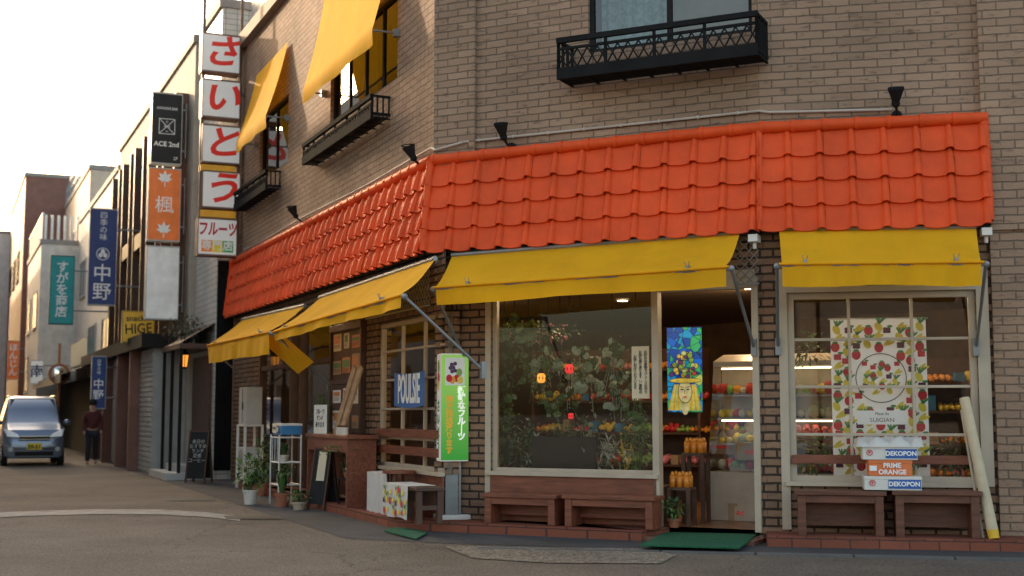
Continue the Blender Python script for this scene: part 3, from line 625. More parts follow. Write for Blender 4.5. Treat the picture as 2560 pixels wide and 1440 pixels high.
T=hsign('shop_sign','small white sign with one blue character',(78,108),902,958,-26,LBOX,.1,fm=GREYP); T.text('南',NAVY,T.w/2,T.h/2,.5,bold=.01); bracket(T,1.0,.1)

# ---------------- neighbour buildings ----------------
def bld(label,u0,u1,v,h,dep,m,wins=(),frame=DARK,gl=None):
    T=Th('town_building',label,'building',A.mat(u0,v,0)); L=u1-u0; mb=MB(); mb.box(0,L,0,dep,0,h); T.part('wall',mb,m)
    mb=MB(); mb.box(-.04,L+.04,-.06,dep,h,h+.18); T.part('parapet',mb,mat('coping',(.3,.28,.26),.8))
    G=gl or mat('dark_window',(.03,.035,.04),.15)
    for (a,b,c,d) in wins:
        mb=MB(); f=.06; mb.box(a,a+f,-.05,-.002,c,d);mb.box(b-f,b,-.05,-.002,c,d);mb.box(a+f,b-f,-.05,-.002,d-f,d);mb.box(a+f,b-f,-.08,-.002,c,c+f);mb.box((a+b)/2-.02,(a+b)/2+.02,-.045,-.002,c+f,d-f)
        o=T.part('window',mb,frame); mb=MB(); mb.box(a+f,b-f,-.02,-.003,c+f,d-f); T.part('pane',mb,G,parent=o)
    return T
T=bld('pale tiled narrow building beside the brick shop',-2.5,-.18,.35,9.7,8,WTILE)
mb=MB(); mb.box(2.322,2.33,.02,.5,.18,4.42)
for i in range(9): mb.box(2.335,2.37,.02+i*.055,.045+i*.055,0.2,4.4)
T.part('grille',mb,BLACK)
mb=MB(); mb.box(.2,2.1,-.06,-.002,.1,2.5); T.part('door',mb,WOODD); mb=MB(); mb.box(.05,2.3,-.7,-.002,2.62,2.72); mb.add([(.05,-.7,2.72),(2.3,-.7,2.72),(2.3,0,3.15),(.05,0,3.15)],[(0,1,2,3)]); T.part('porch_roof',mb,WOODD)
for i in range(3): mb=MB(); mb.box(.1+i*1.05,.16+i*1.05,-.68,-.62,0,2.62); T.part('post',mb,BLACK)
mb=MB(); mb.box(0,2.3,-.9,-.002,.0,.14); mb.box(.3,2.0,-.6,-.002,.14,.28); T.part('step',mb,GREYP)
BEI=mat('beige_render',(.46,.41,.35),.85,var=.12,dirt=.3); GRY=mat('grey_render',(.3,.29,.28),.85,dirt=.3); WHR=mat('white_render',(.72,.67,.6),.8,dirt=.15); BRN=mat('brown_tile',(.22,.10,.075),.7); TAN=mat('tan_render',(.6,.47,.36),.8,dirt=.15); PNK=mat('orange_render',(.5,.25,.15),.8)
T=bld('beige three storey building with dark vertical bays',-16,-2.65,.45,9.6,9,BEI)
for i in range(5):
    a=.8+i*2.55; mb=MB(); mb.box(a,a+1.5,-.04,-.002,3.2,8.4); o=T.part('window',mb,mat('dark_window',(.03,.035,.04),.15)); mb=MB(); mb.box(a-.12,a,-.3,-.002,3.1,8.6);mb.box(a+1.5,a+1.62,-.3,-.002,3.1,8.6); mb.box(a,a+1.5,-.28,-.041,5.7,6.1); T.part('window_fin',mb,WOODD,parent=o)
mb=MB(); mb.box(-.0,13.35,-1.0,-.002,2.75,3.05); T.part('shopfront_canopy',mb,DARK)
SHUT=mat('shutter_metal',(.38,.37,.35),.6)
for i,(a,b,mm) in enumerate(((.3,2.6,DARK),(3.0,5.6,WOODD),(6,8.5,SHUT),(9,11,DARK),(11.2,13.1,SHUT))):
    mb=MB(); mb.box(a,b,-.7,-.002,.0,2.75); 
    if mm is SHUT:
        for k in range(24): mb.box(a+.02,b-.02,-.72,-.7,.05+k*.11,.13+k*.11)
    else: mb.box(a+.3,a+1.2,-.72,-.7,.1,2.1); mb.box(a+1.3,b-.1,-.72,-.7,.7,2.1)
    T.part('shopfront',mb,mm)
for a in (2.8,5.8,8.75,11.1): mb=MB(); mb.box(a-.09,a+.09,-.95,-.6,0,2.75); T.part('post',mb,BRN)
T=bld('white rendered building with awning',-29,-16.1,.45,9.05,8,WHR,[(1,3.2,5.8,7.3),(5,7.5,5.8,7.3),(9.5,12,5.8,7.3),(9.5,12,3.2,4.5),(5,7.5,3.2,4.5)],frame=GREYP)
mb=MB(); mb.add([(0,-1.6,2.5),(12.9,-1.6,2.5),(12.9,0,3.1),(0,0,3.1)],[(0,1,2,3)]); mb.box(0,12.9,-1.6,-1.57,2.25,2.5); T.part('awning',mb,mat('old_awning',(.42,.32,.22),.8,dirt=.3))
mb=MB(); mb.box(.5,12.5,-.6,-.002,0,2.45); T.part('shopfront',mb,DARK); mb=MB(); mb.box(7,12.7,-.8,-.6,2.9,3.7); T.part('fascia',mb,mat('fascia_green',(.3,.38,.36),.6))
T=bld('tan building with rooftop railing and balcony',-41,-29.1,.1,11.4,10,TAN,[(8.5,10.5,8.2,9.6),(8.5,10.5,5.5,6.9),(4,6,8.2,9.6)],frame=WHITE)
mb=MB()
for i in range(16): mb.box(.1+i*.75,.14+i*.75,0,.04,11.58,12.6)
mb.box(0,11.8,0,.04,12.55,12.6); mb.box(0,11.8,0,.04,12.05,12.09)
for i in range(10): mb.box(11.7,11.74,.1+i*.75,.14+i*.75,11.58,12.6)
mb.box(11.7,11.74,0,7,12.55,12.6)
T.part('railing',mb,STEEL)
T=bld('white block with slatted balcony railing',-38,-29.3,1.9,8.2,1.7,WHR,[(1,3,4.8,6.4),(5.2,7.4,4.8,6.4),(1,3,2.2,3.8)],frame=GREYP)
mb=MB()
for i in range(30): mb.box(.05+i*.29,.12+i*.29,.02,.06,8.38,9.4)
for i in range(7): mb.box(8.6,8.66,.1+i*.25,.2+i*.25,8.38,9.4)
mb.box(0,8.7,.0,.08,9.4,9.48); T.part('railing',mb,WHITE)
bld('brown tiled tall building',-56,-41.1,2.0,13.0,10,BRN,[(2,4,8,9.6),(6,8,8,9.6),(10,12,8,9.6)])
bld('pale building with grey windows',-70,-56.1,3.0,12.0,10,WHR,[(2,4,4,6),(6,8,4,6),(10,12,4,6),(10,12,8,9.6)])
bld('orange brick building at the end of the street',-90,-70.1,4.5,12.5,10,PNK,[(2,4,4,6),(6,8,4,6),(12,14,4,6)])
bld('pale rendered building far along the street',-130,-90.1,6.3,12,10,WHR,[(2,4,4,6)])
def obld(label,F,u0,u1,v,h,m):
    T=Th('town_building',label,'building',F.mat(u1,v,0,math.pi)); L=u1-u0; mb=MB(); mb.box(0,L,0,7,0,h); T.part('wall',mb,m)
    i=.8
    while i<L-2:
        for z in (1.0,4.0,7.0):
            if z+1.6<h: mb=MB(); mb.box(i,i+1.6,-.05,-.002,z,z+1.5); T.part('window',mb,mat('dark_window',(.03,.035,.04),.15))
        i+=3
obld('unseen beige shop building across the street',A,-70,-24,7.9,12.6,TAN)  # unseen row added for shade; heights set the shadow line on the shop
obld('unseen grey shop building across the street',A,-23.6,-9.5,7.9,13.0,WHR)
obld('unseen white shop building across the street',A,-9,8,7.9,13.2,WHR)
obld('unseen tan building across the crossing',B,-8,3,32,6.0,TAN); obld('unseen beige building across the crossing',B,3.3,14,32,6.5,BEI); obld('unseen grey building across the crossing',B,14.2,26,32,5.5,GRY)  # unseen houses added so shop windows reflect walls instead of bright sky

T=Th('wall_lantern','small lit amber lantern hanging beside the porch','lantern',A.mat(-.6,A.side(460,900,-.6)[0],A.side(460,900,-.6)[1]))
mb=MB(); mb.cyl((0,0,-.14),(0,0,.1),.07,.1,6); T.part('lamp_glass',mb,LAMPO); mb=MB(); mb.cyl((0,0,.1),(0,0,.24),.13,.02,6); mb.cyl((0,0,-.18),(0,0,-.14),.05,.08,6); mb.cyl((0,0,.24),(0,0,.45),.01); 
for i in range(6): t=i*math.pi/3; mb.cyl((.07*math.cos(t),.07*math.sin(t),-.14),(.1*math.cos(t),.1*math.sin(t),.1),.008,n=4)
T.part('lamp_frame',mb,BLACK)
T=Th('climbing_plant','dry brown creeper piled on the porch roof','plant',A.mat(-1.4,.75,3.05)); mb=MB(); mb.foliage((0,0,0),(1.1,.4,.28),700,.1,.03,(0,1)); T.part('foliage',mb,[mat('dry_vine',(.12,.07,.045),.8),G1])

# ---------------- plants / pots ----------------
def pot(T,r,h,m,x=0,y=0,z=0):
    mb=MB(); mb.cyl((x,y,z),(x,y,z+h),r*.72,r,16); mb.cyl((x,y,z+h-.03),(x,y,z+h),r*1.08,r*1.08,16); T.part('pot',mb,m,bevel=.003)
    mb=MB(); mb.cyl((x,y,z+h),(x,y,z+h+.004),r*.9,r*.9,14); T.part('soil',mb,SOIL)
def plant(F,u,v,z,kind,r,h,pm=POTB,pr=.1,ph=.18,label='potted leafy green plant',mis=(G1,G2,G3),n=260,group=None,leaf=.07):
    T=Th('potted_plant',label,'plant',F.mat(u,v,z),group=group); pot(T,pr,ph,pm); mb=MB()
    if kind=='bush':
        for i in range(7): t=R.uniform(0,6.28); mb.cyl((0,0,ph),(r*.6*math.cos(t),r*.6*math.sin(t),ph+h*R.uniform(.5,.9)),.006,.003,5,0)
        mb.foliage((0,0,ph+h*.55),(r,r,h*.5),n,leaf,leaf*.5,(0,1,2))
    elif kind=='fern':
        for i in range(30):
            t=R.uniform(0,6.28); L=r*R.uniform(.7,1.2); hh=h*R.uniform(.5,1.1); prev=None
            for j in range(9):
                s=j/8; p=Vector((L*s*math.cos(t),L*s*math.sin(t),ph+hh*math.sin(s*2.2)))
                if prev is not None:
                    d=(p-prev); sd=d.cross(Vector((0,0,1))).normalized()
                    for sg in(-1,1): mb.leaf(p,sd*sg+d.normalized()*.4,.1*(1-s*.6),.03,R.choice((0,1)))
                prev=p
    elif kind=='star':
        for i in range(9):
            a=R.uniform(0,6.28); rr=r*R.random(); c=Vector((rr*math.cos(a),rr*math.sin(a)-.05,ph+h*R.uniform(.2,1)))
            for q in range(7): t=q*.9; mb.leaf(c,(math.cos(t),-.3,math.sin(t)),leaf,leaf*.35,0,0)
        mb.foliage((0,0,ph+h*.45),(r,r,h*.5),80,leaf*.8,leaf*.35,(1,2))
    elif kind=='blade':
        for i in range(n//6):
            t=R.uniform(0,6.28); rr=R.uniform(.2,1)*r; hh=h*R.uniform(.6,1.1); w=.018
            a=Vector((.02*math.cos(t),.02*math.sin(t),ph)); b=Vector((rr*.5*math.cos(t),rr*.5*math.sin(t),ph+hh*.75)); c=Vector((rr*math.cos(t),rr*math.sin(t),ph+hh*R.uniform(.6,1)))
            sd=Vector((-math.sin(t),math.cos(t),0))*w; mb.add([a-sd,a+sd,b+sd,b-sd,c],[(0,1,2,3),(3,2,4)],R.choice((0,1)))
    T.part('foliage',mb,list(mis)); return T
u,v=A.gnd(625,1262); plant(A,u,v,0,'bush',.2,.5,POTW,.11,.22,'tall leafy plant in a white pot at the wall',leaf=.12,n=140)
u,v=A.gnd(655,1240); plant(A,u,v,0,'bush',.18,.7,POTB,.1,.2,'leafy plant in a clay pot at the wall',leaf=.1,n=160)
u,v=A.gnd(706,1268); plant(A,u,v,0,'blade',.2,.35,POTB,.11,.2,'grassy plant in an orange clay pot')
u,v=A.gnd(748,1276); plant(A,u,v,0,'bush',.15,.14,mat('beige_pot',(.45,.36,.27),.7),.1,.12,'low dark plant in a pale pot on the kerb',leaf=.06,n=160)
u,v=A.gnd(712,1262); T=Th('plant_stand','white wire rack holding plants and boxes','rack',A.mat(u,v,0)); mb=MB(); w=.26;d=.16;h=1.02
for x in(-w,w):
    for y in(-d,d): mb.cyl((x,y,0),(x,y,h),.012)
for z in (.3,.62,.98):
    for y in(-d,d): mb.cyl((-w,y,z),(w,y,z),.009)
    for x in(-w,w): mb.cyl((x,-d,z),(x,d,z),.009)
    for i in range(9): mb.cyl((-w+2*w*i/8,-d,z),(-w+2*w*i/8,d,z),.005,n=5)
for x in (-.15,0,.15): mb.cyl((x,-d,.62),(x,-d,.98),.005,n=5)
T.part('rack_frame',mb,WHITE)
u1_,v1_=u,v
plant(A,u,v,.3,'bush',.14,.2,POTB,.08,.1,'small green plant on the wire rack',leaf=.05); plant(A,u-.1,v,.62,'blade',.12,.2,POTW,.07,.1,'small grassy plant on the wire rack')
BLUB=mat('blue_carton',(.04,.2,.42),.6,var=.15)
def carton(F,u,v,z,w,d,h,m,label,text=None,tm=WHT,tsize=.06,lid=None,rot=0,band=None,group=None,sx=1):
    T=Th('carton',label,'box',F.mat(u,v,z,rot),group=group); mb=MB(); mb.box(-w/2,w/2,-d/2,d/2,0,h); T.part('box_body',mb,m,bevel=.004)
    mb=MB(); mb.box(-w/2-.004,w/2+.004,-d/2-.004,d/2+.004,h-.03,h+.002); T.part('lid',mb,lid or m,bevel=.003)
    if band: mb=MB(); mb.box(band[0]*w,band[1]*w,-d/2-.0065,-d/2-.001,h*.12,h*.78); T.part('printed_band',mb,band[2])
    if text: T.text(text,tm,band[3]*w if band else 0,h*.45,tsize,y=-d/2-.009,bold=.002,sx=sx)
    return T
carton(A,u1_+.02,v1_-.02,1.02,.5,.3,.16,BLUB,'blue printed fruit carton on the white rack','果物',lid=WHITE)
T=Th('price_card','small handwritten card on the blue carton','sign',A.mat(u1_+.1,v1_+.2,1.05)); mb=MB(); mb.box(-.12,.12,0,.008,0,.13); T.part('card',mb,PAPER); T.text('ごじゆうに',INK,0,.065,.045)
u,v=A.gnd(622,1222); T=Th('equipment_rack','white steel rack carrying a cabinet beside the pier','rack',A.mat(u,v,0)); mb=MB()
for x in(-.3,.3):
    for y in(-.15,.15): mb.box(x-.02,x+.02,y-.02,y+.02,0,1.12)
for z in(.18,1.1):
    mb.box(-.32,.32,-.17,.17,z,z+.03)
T.part('rack_frame',mb,WHITE)
def acunit(F,u,v,z,w,h,fan,label):
    T=Th('air_conditioner_unit',label,'air conditioner',F.mat(u,v,z)); mb=MB(); mb.box(-w/2,w/2,-.14,.14,0,h); T.part('case',mb,GREYP,bevel=.012)
    mb=MB()
    if fan:
        for r in (.05,.1,.15,.2): mb.ring(-.06,h/2,r,.008,-.146)
        for i in range(8): t=i*math.pi/4; mb.line(-.06,h/2,-.06+.2*math.cos(t),h/2+.2*math.sin(t),.008,-.148)
    else:
        mb.box(-.006,.006,-.146,-.141,.03,h-.03); mb.box(.03,.05,-.16,-.141,h*.4,h*.6)
    T.part('grille' if fan else 'door_seam',mb,DARK)
acunit(A,u,v,.21,.6,.52,True,'white outdoor air conditioner unit on the rack'); acunit(A,u,v,1.13,.62,.66,False,'white metal cabinet on top of the rack')
T=Th('drain_pipe','cream plastic drain pipe with elbow at the pier foot','pipe',A.mat(A.gnd(572,1235)[0],.12,0)); mb=MB(); mb.tube([(0,0,.3),(0,0,.1),(.0,-.25,.06)],.035,10); mb.tube([(.06,0,.3),(.06,0,.12)],.03,10); T.part('pipe',mb,CREAM,smooth=True)
def aboard(u,v,w,h,label,rot=0,m=None):
    T=Th('chalk_board',label,'sign board',A.mat(u,v,0,rot)); tilt=.16
    for sg in (-1,1):
        M=Matrix.Translation((0,0,h))@Matrix.Rotation(-sg*tilt,4,'X')@Matrix.Translation((0,0,-h))
        mb=MB(); mb.box(-w/2,w/2,-.01,.01,.08,h,0,M); T.part('board',mb,BLK)
        mb=MB()
        for x in(-w/2,w/2-.03): mb.box(x,x+.03,-.016,.016,0,h,0,M)
        mb.box(-w/2+.03,w/2-.03,-.016,.016,h-.03,h,0,M); T.part('frame',mb,WOODD)
    T.face=T.M@Matrix.Translation((0,0,h))@Matrix.Rotation(-tilt,4,'X')@Matrix.Translation((0,0,-h)); return T
u,v=A.gnd(497,1208); T=aboard(u,v,.42,1.0,'black folding chalk board with menu writing by the porch',rot=.9)
T.text('本日の\nおすすめ\nランチ\n定食\nコーヒー',GREYP,0,.6,.09,y=-.013,W=T.face)
u,v=A.gnd(808,1276); T=aboard(u,v,.36,.86,'black folding sign board with white price sheet',rot=.45)
mb=MB(); mb.box(-.06,.1,-.016,-.0105,.4,.8); T.part('sheet',mb,PAPER,W=T.face)
# counter, planks and notice standing against the wall
DU=A.at(850,1150,.3)[0]; dh=(A.at(905,1150,.3)[0]-A.at(797,1150,.3)[0])/2
T=Th('display_desk','tall reddish wooden counter against the wall','table',A.mat(DU,.3,.115)); mb=MB(); mb.box(-dh,dh,-.22,.22,.88,.93); T.part('table_top',mb,WOOD,bevel=.006)
mb=MB(); mb.box(-dh+.05,-dh+.1,-.2,.2,0,.88); mb.box(dh-.1,dh-.05,-.2,.2,0,.88); mb.box(-dh+.1,dh-.1,.12,.15,.1,.88); mb.box(-dh+.1,dh-.1,-.2,-.17,.7,.88); T.part('table_body',mb,WOOD,bevel=.004)
for k,px_ in enumerate((838,852)):
    T=Th('wooden_board','bare wooden plank leaning above the counter','board',A.mat(A.at(px_,1078,.42)[0],.42,1.05))
    mb=MB(); mb.box(-.07,.07,-.015,.015,0,1.0,0,Matrix.Rotation(.42,4,'Y')@Matrix.Rotation(-.15,4,'X')); T.part('plank',mb,WOODL,bevel=.003)
T=Th('notice_sheet','white paper notice standing on the counter','sign',A.mat(A.at(800,1075,.5)[0],.5,1.05)); mb=MB(); mb.box(-.33,.33,0,.006,0,.4); T.part('sheet',mb,mat('white_paper',(.75,.74,.7),.8)); T.text('フルーツ\nサンド\nあります',INK,0,.21,.09,sx=1.3)
for i in range(3): 
    T=Th('jar','small white jar standing on the counter','jar',A.mat(DU+.35+i*.15,.42,1.046)); mb=MB(); mb.cyl((0,0,0),(0,0,.1),.04,.038,12); T.part('body',mb,POTW); mb=MB(); mb.cyl((0,0,.1),(0,0,.125),.03,.03,12); T.part('lid',mb,WOODD)
plant(A,A.at(806,1020,.2)[0],.2,1.05,'bush',.2,.42,POTB,.08,.1,'small leafy plant on the counter behind the notice',leaf=.07,n=140)
u,v=A.gnd(880,1285); T=Th('side_table','low black metal table carrying a fern','table',A.mat(u,v,.0)); mb=MB(); mb.box(-.24,.24,-.14,.14,.44,.465)
for x in(-.22,.22):
    for y in(-.12,.12): mb.cyl((x,y,0),(x,y,.44),.01)
T.part('table_frame',mb,BLACK); plant(A,u,v,.466,'fern',.4,.36,mat('tan_pot',(.45,.33,.24),.7),.09,.14,'bushy green fern in a tan pot',mis=(G2,G3)); plant(A,u-.25,v+.0,.466,'bush',.1,.14,POTB,.05,.08,'small bushy plant on the side table',leaf=.05,n=90)
u,v=A.gnd(985,1290,.11); T=Th('stool','round wooden stool with splayed legs','stool',A.mat(u,.28,.115)); mb=MB(); mb.cyl((0,0,.5),(0,0,.535),.2,n=20); T.part('seat',mb,WOOD,bevel=.005)
for i in range(4): t=i*1.57+.78; mb=MB(); mb.cyl((.1*math.cos(t),.1*math.sin(t),.5),(.16*math.cos(t),.16*math.sin(t),0),.018,.013); T.part('leg',mb,WOODD)
def fruitshapes(mb,x,z,w,h,y,n,s=.04,base=1,sp=1.75,excl=None):
    cols=max(2,int(w/(s*sp))); rows=max(2,int(h/(s*sp)))
    for i in range(cols):
        for j in range(rows):
            cx=x+w*(i+.5)/cols+R.uniform(-.3,.3)*s; cz=z+h*(j+.5)/rows+R.uniform(-.3,.3)*s+(s*.4 if i%2 else -s*.4)
            if cz<z+s*.8 or cz>z+h-s*.8: continue
            if excl and (cx-excl[0])**2+(cz-excl[1])**2<excl[2]**2: continue
            k=(i*3+2*j+(j//2))%4; yy=y-.0006*((i+2*j)%5)
            if k==0:
                mb.disc(cx,cz,s*.75,s*.85,yy,base); mb.disc(cx,cz+s*.75,s*.5,s*.25,yy-.0003,base+2,n=6)
            elif k==1:
                mb.disc(cx,cz-s*.2,s*.6,s*.85,yy,base+1,rot=.5)
                for a in (-.6,-.2,.3,.7): mb.line(cx+.1*s,cz+s*.4,cx+s*(a+.3)*1.2,cz+s*1.4,s*.28,yy-.0003,base+2)
            elif k==2:
                for q in range(6): mb.disc(cx+s*.35*(q%3-1),cz+s*(.35-.45*(q//3)),s*.3,s*.3,yy-.00005*q,base+3 if (i+j)%2 else base,n=8)
                mb.disc(cx+s*.5,cz+s*.8,s*.5,s*.25,yy-.0004,base+2,n=6)
            else:
                mb.disc(cx,cz,s*.3,s*.95,yy,base+1,rot=-.8,n=8); mb.disc(cx+s*.4,cz-s*.2,s*.28,s*.9,yy-.0003,base+1,rot=-1.2,n=8)
PR=mat('print_red',(.65,.03,.05),.8,var=.05); PY=mat('print_yellow',(.85,.68,.08),.8,var=.05); PG=mat('print_green',(.08,.3,.09),.8,var=.05); PP=mat('print_purple',(.12,.02,.06),.8,var=.05)
u,v=A.gnd(1025,1312,.11); v=.34; BU=u-.45
T=Th('low_bench','low dark wooden display bench on the brick step','bench',A.mat(BU,v,.115)); mb=MB(); mb.box(-.6,.5,-.17,.17,.36,.40); T.part('seat',mb,WOODD,bevel=.005)
for x in (-.58,.42): mb=MB(); mb.box(x,x+.06,-.15,-.09,0,.36); mb.box(x,x+.06,.09,.15,0,.36); mb.box(x+.01,x+.05,-.09,.09,.15,.2); T.part('leg',mb,WOODD)
mb=MB(); mb.box(-.52,.42,.08,.11,.2,.34); T.part('apron',mb,WOODD)
T=Th('patterned_cloth','white cloth printed with fruit draped over bench','cloth',A.mat(BU-.15,v,.52)); mb=MB(); mb.box(-.42,.42,-.188,.15,.0,.004); n=14
for i in range(n):
    x0=-.42+.84*i/n; x1=x0+.84/n; f=lambda x: -.188-.008*(1+math.sin(x*22)); mb.quad((x0,f(x0),-.37+.01*math.sin(x0*9)),(x1,f(x1),-.37+.01*math.sin(x1*9)),(x1,-.188,.004),(x0,-.188,.004))
T.part('cloth',mb,CLOTH,smooth=False); mb=MB(); fruitshapes(mb,-.42,-.37,.84,.37,-.208,20,.05,0,1.9); T.part('fruit_print',mb,[PR,PY,PG,PP],kind='stuff')
T=Th('towel','plain white towel hanging over a black rail','cloth',A.mat(BU-1.3,v+.05,.60)); mb=MB()
for i in range(16): 
    x0=-.38+.0475*i; x1=x0+.0475; ya=.018*math.sin(i*1.3); yb=.018*math.sin((i+1)*1.3); za=-.5+.02*math.sin(i*.8); zb_=-.5+.02*math.sin((i+1)*.8); mb.quad((x0,ya,za),(x1,yb,zb_),(x1,yb*.3,0),(x0,ya*.3,0)); mb.quad((x0,ya*.3,0),(x1,yb*.3,0),(x1,.2,.01),(x0,.2,.01))
T.part('cloth',mb,CLOTH,smooth=True); mb=MB(); mb.cyl((-.38,.03,-.008),(.38,.03,-.008),.008); mb.cyl((-.38,.03,-.008),(-.38,.03,-.59),.008); mb.cyl((.38,.03,-.008),(.38,.03,-.59),.008); T.part('rail',mb,BLACK)
ubL,zt_=A.at(986,932,.06); ubR,_=A.at(1062,932,.06); zb_=A.at(1020,1014,.06)[1]
T=Th('banner','blue banner with white lettering hung across the window','banner',A.mat(ubL,.06,zb_)); w=ubR-ubL;h=zt_-zb_; mb=MB()
for i in range(12):
    x0=w*i/12;x1=w*(i+1)/12; s=lambda x:-.03*math.sin(math.pi*x/w)
    mb.quad((x0,0,s(x0)),(x1,0,s(x1)),(x1,0,h+s(x1)),(x0,0,h+s(x0)))
T.part('cloth',mb,mat('banner_blue',(.07,.17,.42),.8,var=.1)); T.text('POULSIE',WHT,w/2,h/2-.02,w/4.8,bold=.006,sz=2.1,sx=.93,y=-.006)
# ---- green lightbox sign on stand ----
u,v=B.gnd(1130,1322); GM=B.mat(u,v,0,.70)
T=Th('standing_sign','green lightbox sign on grey metal stand and white base','sign',GM)
mb=MB(); mb.box(-.3,.3,-.2,.2,.02,.1); mb.box(-.2,.2,-.14,.14,.1,.17); T.part('base',mb,WHITE,bevel=.02)
for x in (-.26,.26):
    for y in(-.15,.15): mb=MB(); mb.cyl((x-.015,y,.03),(x+.015,y,.03),.03,n=12); T.part('wheel',mb,BLACK)
mb=MB(); mb.box(-.095,.095,-.06,.06,.17,.78); T.part('stand',mb,STEEL,bevel=.005)
m,t,b=nt('green_gradient'); tc=N(t,'ShaderNodeTexCoord'); sp=N(t,'ShaderNodeSeparateXYZ'); t.links.new(tc.outputs['Object'],sp.inputs[0]); mr=N(t,'ShaderNodeMapRange'); mr.inputs['From Min'].default_value=.8; mr.inputs['From Max'].default_value=1.8; t.links.new(sp.outputs[2],mr.inputs[0]); rp_=N(t,'ShaderNodeValToRGB'); rp_.color_ramp.elements[0].color=(.03,.32,.03,1); rp_.color_ramp.elements[1].color=(.3,.62,.1,1); t.links.new(mr.outputs[0],rp_.inputs[0]); t.links.new(rp_.outputs[0],b.inputs['Base Color']); t.links.new(rp_.outputs[0],b.inputs['Emission Color']); b.inputs['Emission Strength'].default_value=.3; b.inputs['Roughness'].default_value=.3; GG=m
zb=.78; zt=2.03; hw=.165
mb=MB(); mb.box(-hw,hw,-.13,.13,zb,zt); T.part('sign_case',mb,LBOX,bevel=.012)
mb=MB(); mb.box(-hw+.004,hw-.004,-.135,-.1305,zb+.015,zt-.015); T.part('green_face',mb,GG)
mb=MB(); mb.box(-.115,.115,-.1375,-.1355,zt-.37,zt-.05); T.part('logo_panel',mb,WHT)
mb=MB()
for q,(x,z) in enumerate(((-.04,.27),(.0,.28),(-.055,.23),(-.02,.235),(-.035,.19),(.0,.20))): mb.disc(x,zt-.37+z-.03,.024,.024,-.1382-.0003*q,0,n=10)
for q,(x,z,c) in enumerate(((.05,.17,1),(.02,.1,2),(-.03,.08,3),(.06,.08,4),(-.07,.1,2))): mb.disc(x,zt-.37+z-.02,.036,.045,-.1386-.0003*q,c,n=12)
T.part('logo',mb,[FP,FG,PR,FO,FY])
T.text('新鮮なフルーツ',mat('pale_lettering',(.95,.97,.88),.5,emit=.4),.08,zt-.70,.096,y=-.138,vert=True,ls=.93,bold=.004); T.text('地方発送承ります',mat('orange_lettering',(.8,.4,.03),.5,emit=.2),-.065,zt-.83,.090,y=-.138,vert=True,ls=.94,bold=.003)
SM=GM@Matrix.Translation((-hw,0,0))@Matrix.Rotation(-math.pi/2,4,'Z')
for i,ch in enumerate('さいとう'): T.text(ch,PG,0,zt-.62-i*.15,.15,y=-.004,bold=.005,W=SM)
mb=MB(); mb.disc(0,zt-.15,.06,.08,-.004,0); mb.disc(0,zt-.28,.07,.06,-.0045,1); mb.disc(-.02,zt-.37,.06,.06,-.005,2); T.part('side_logo',mb,[FG,FR,FY],W=SM)
mb=MB(); mb.tube([(.1,.1,.1),(.25,.15,.15),(.3,.2,.5),(.32,.25,.9)],.006,5); T.part('cable',mb,WHITE)
# ---- benches ----
def bench(F,x0,x1,ytop,label,m=WOOD,n=1):
    v=.42; ua,zt=F.at(x0,ytop,v); ub_,_=F.at(x1,ytop,v); z0=.118; w=ub_-ua
    T=Th('bench',label,'bench',F.mat(ua+w/2,v-.16,z0),group='wooden benches along the shop front'); h=zt-z0; hw=w/2; mb=MB(); mb.box(-hw,hw,-.18,-.02,h-.045,h); mb.box(-hw,hw,-.012,.16,h-.045,h); T.part('seat',mb,m,bevel=.006)
    mb=MB(); mb.box(-hw+.03,hw-.03,-.15,-.125,h-.12,h-.046); mb.box(-hw+.03,hw-.03,.1,.125,.08,h-.046); T.part('apron',mb,m,bevel=.003)
    for x in(-hw+.03,hw-.11): mb=MB(); mb.box(x,x+.08,-.16,.14,0,h-.046); T.part('leg',mb,m,bevel=.004)
    return T,ua,ub_,zt
bench(B,1205,1392,1232,'red brown wooden bench under display window'); bench(B,1405,1637,1236,'red brown wooden bench under display window')
WOOD2=mat('bench_wood',(.14,.052,.03),.5,var=.4,vs=3,bump=.2,bs=40,dirt=.25,stretch=(1,8,8))
bench(C,1986,2216,1226,'brown wooden bench under grid window',WOOD2); _,cu0,cu1,czt=bench(C,2230,2456,1226,'brown wooden bench under grid window',WOOD2)
ub1,_=C.at(2165,1222,.4); ub2,_=C.at(2300,1222,.4); cu=(ub1+ub2)/2; cwid=ub2-ub1
INKB=mat('carton_blue',(.03,.12,.42),.6,var=.05); CO=mat('carton_orange',(.75,.2,.06),.7,var=.1)
def emblem(T,x,z,y,r=.03):
    mb=MB(); mb.ring(x,z,r,.007,y); mb.line(x-r*.5,z,x+r*.5,z,.006,y-.0005); mb.line(x,z-r*.5,x,z+r*.5,.006,y-.0009); mb.line(x-r*.5,z+r*.4,x+r*.5,z+r*.4,.005,y-.0005); T.part('emblem',mb,PR)
z=czt+.001
T=carton(C,cu+.0,.27,z,cwid+.03,.3,.135,WHITE,'white fruit carton with blue band at stack bottom','DEKOPON',tsize=.062,band=(-.08,.49,INKB,.20)); emblem(T,-cwid*.38,.07,-.157); 
T=carton(C,cu-.02,.27,z+.14,cwid-.1,.28,.155,CO,'orange fruit carton in the middle of the stack','  PRIME\n  ORANGE',tm=WHT,tsize=.065); 
mb=MB(); mb.box(-.2,-.13,-.1475,-.1415,.05,.1); T.part('printed_square',mb,WHT)
T=carton(C,cu-.02,.27,z+.3,cwid+.01,.3,.135,WHITE,'white fruit carton with blue band at stack top','DEKOPON',tsize=.062,band=(-.08,.49,INKB,.20)); emblem(T,-cwid*.38,.07,-.157)
T=Th('plastic_bag','crumpled white plastic bag on the cartons','bag',C.mat(cu-.02,.27,z+.44)); mb=MB()
gx,gy=22,9; vs=[];fs=[]
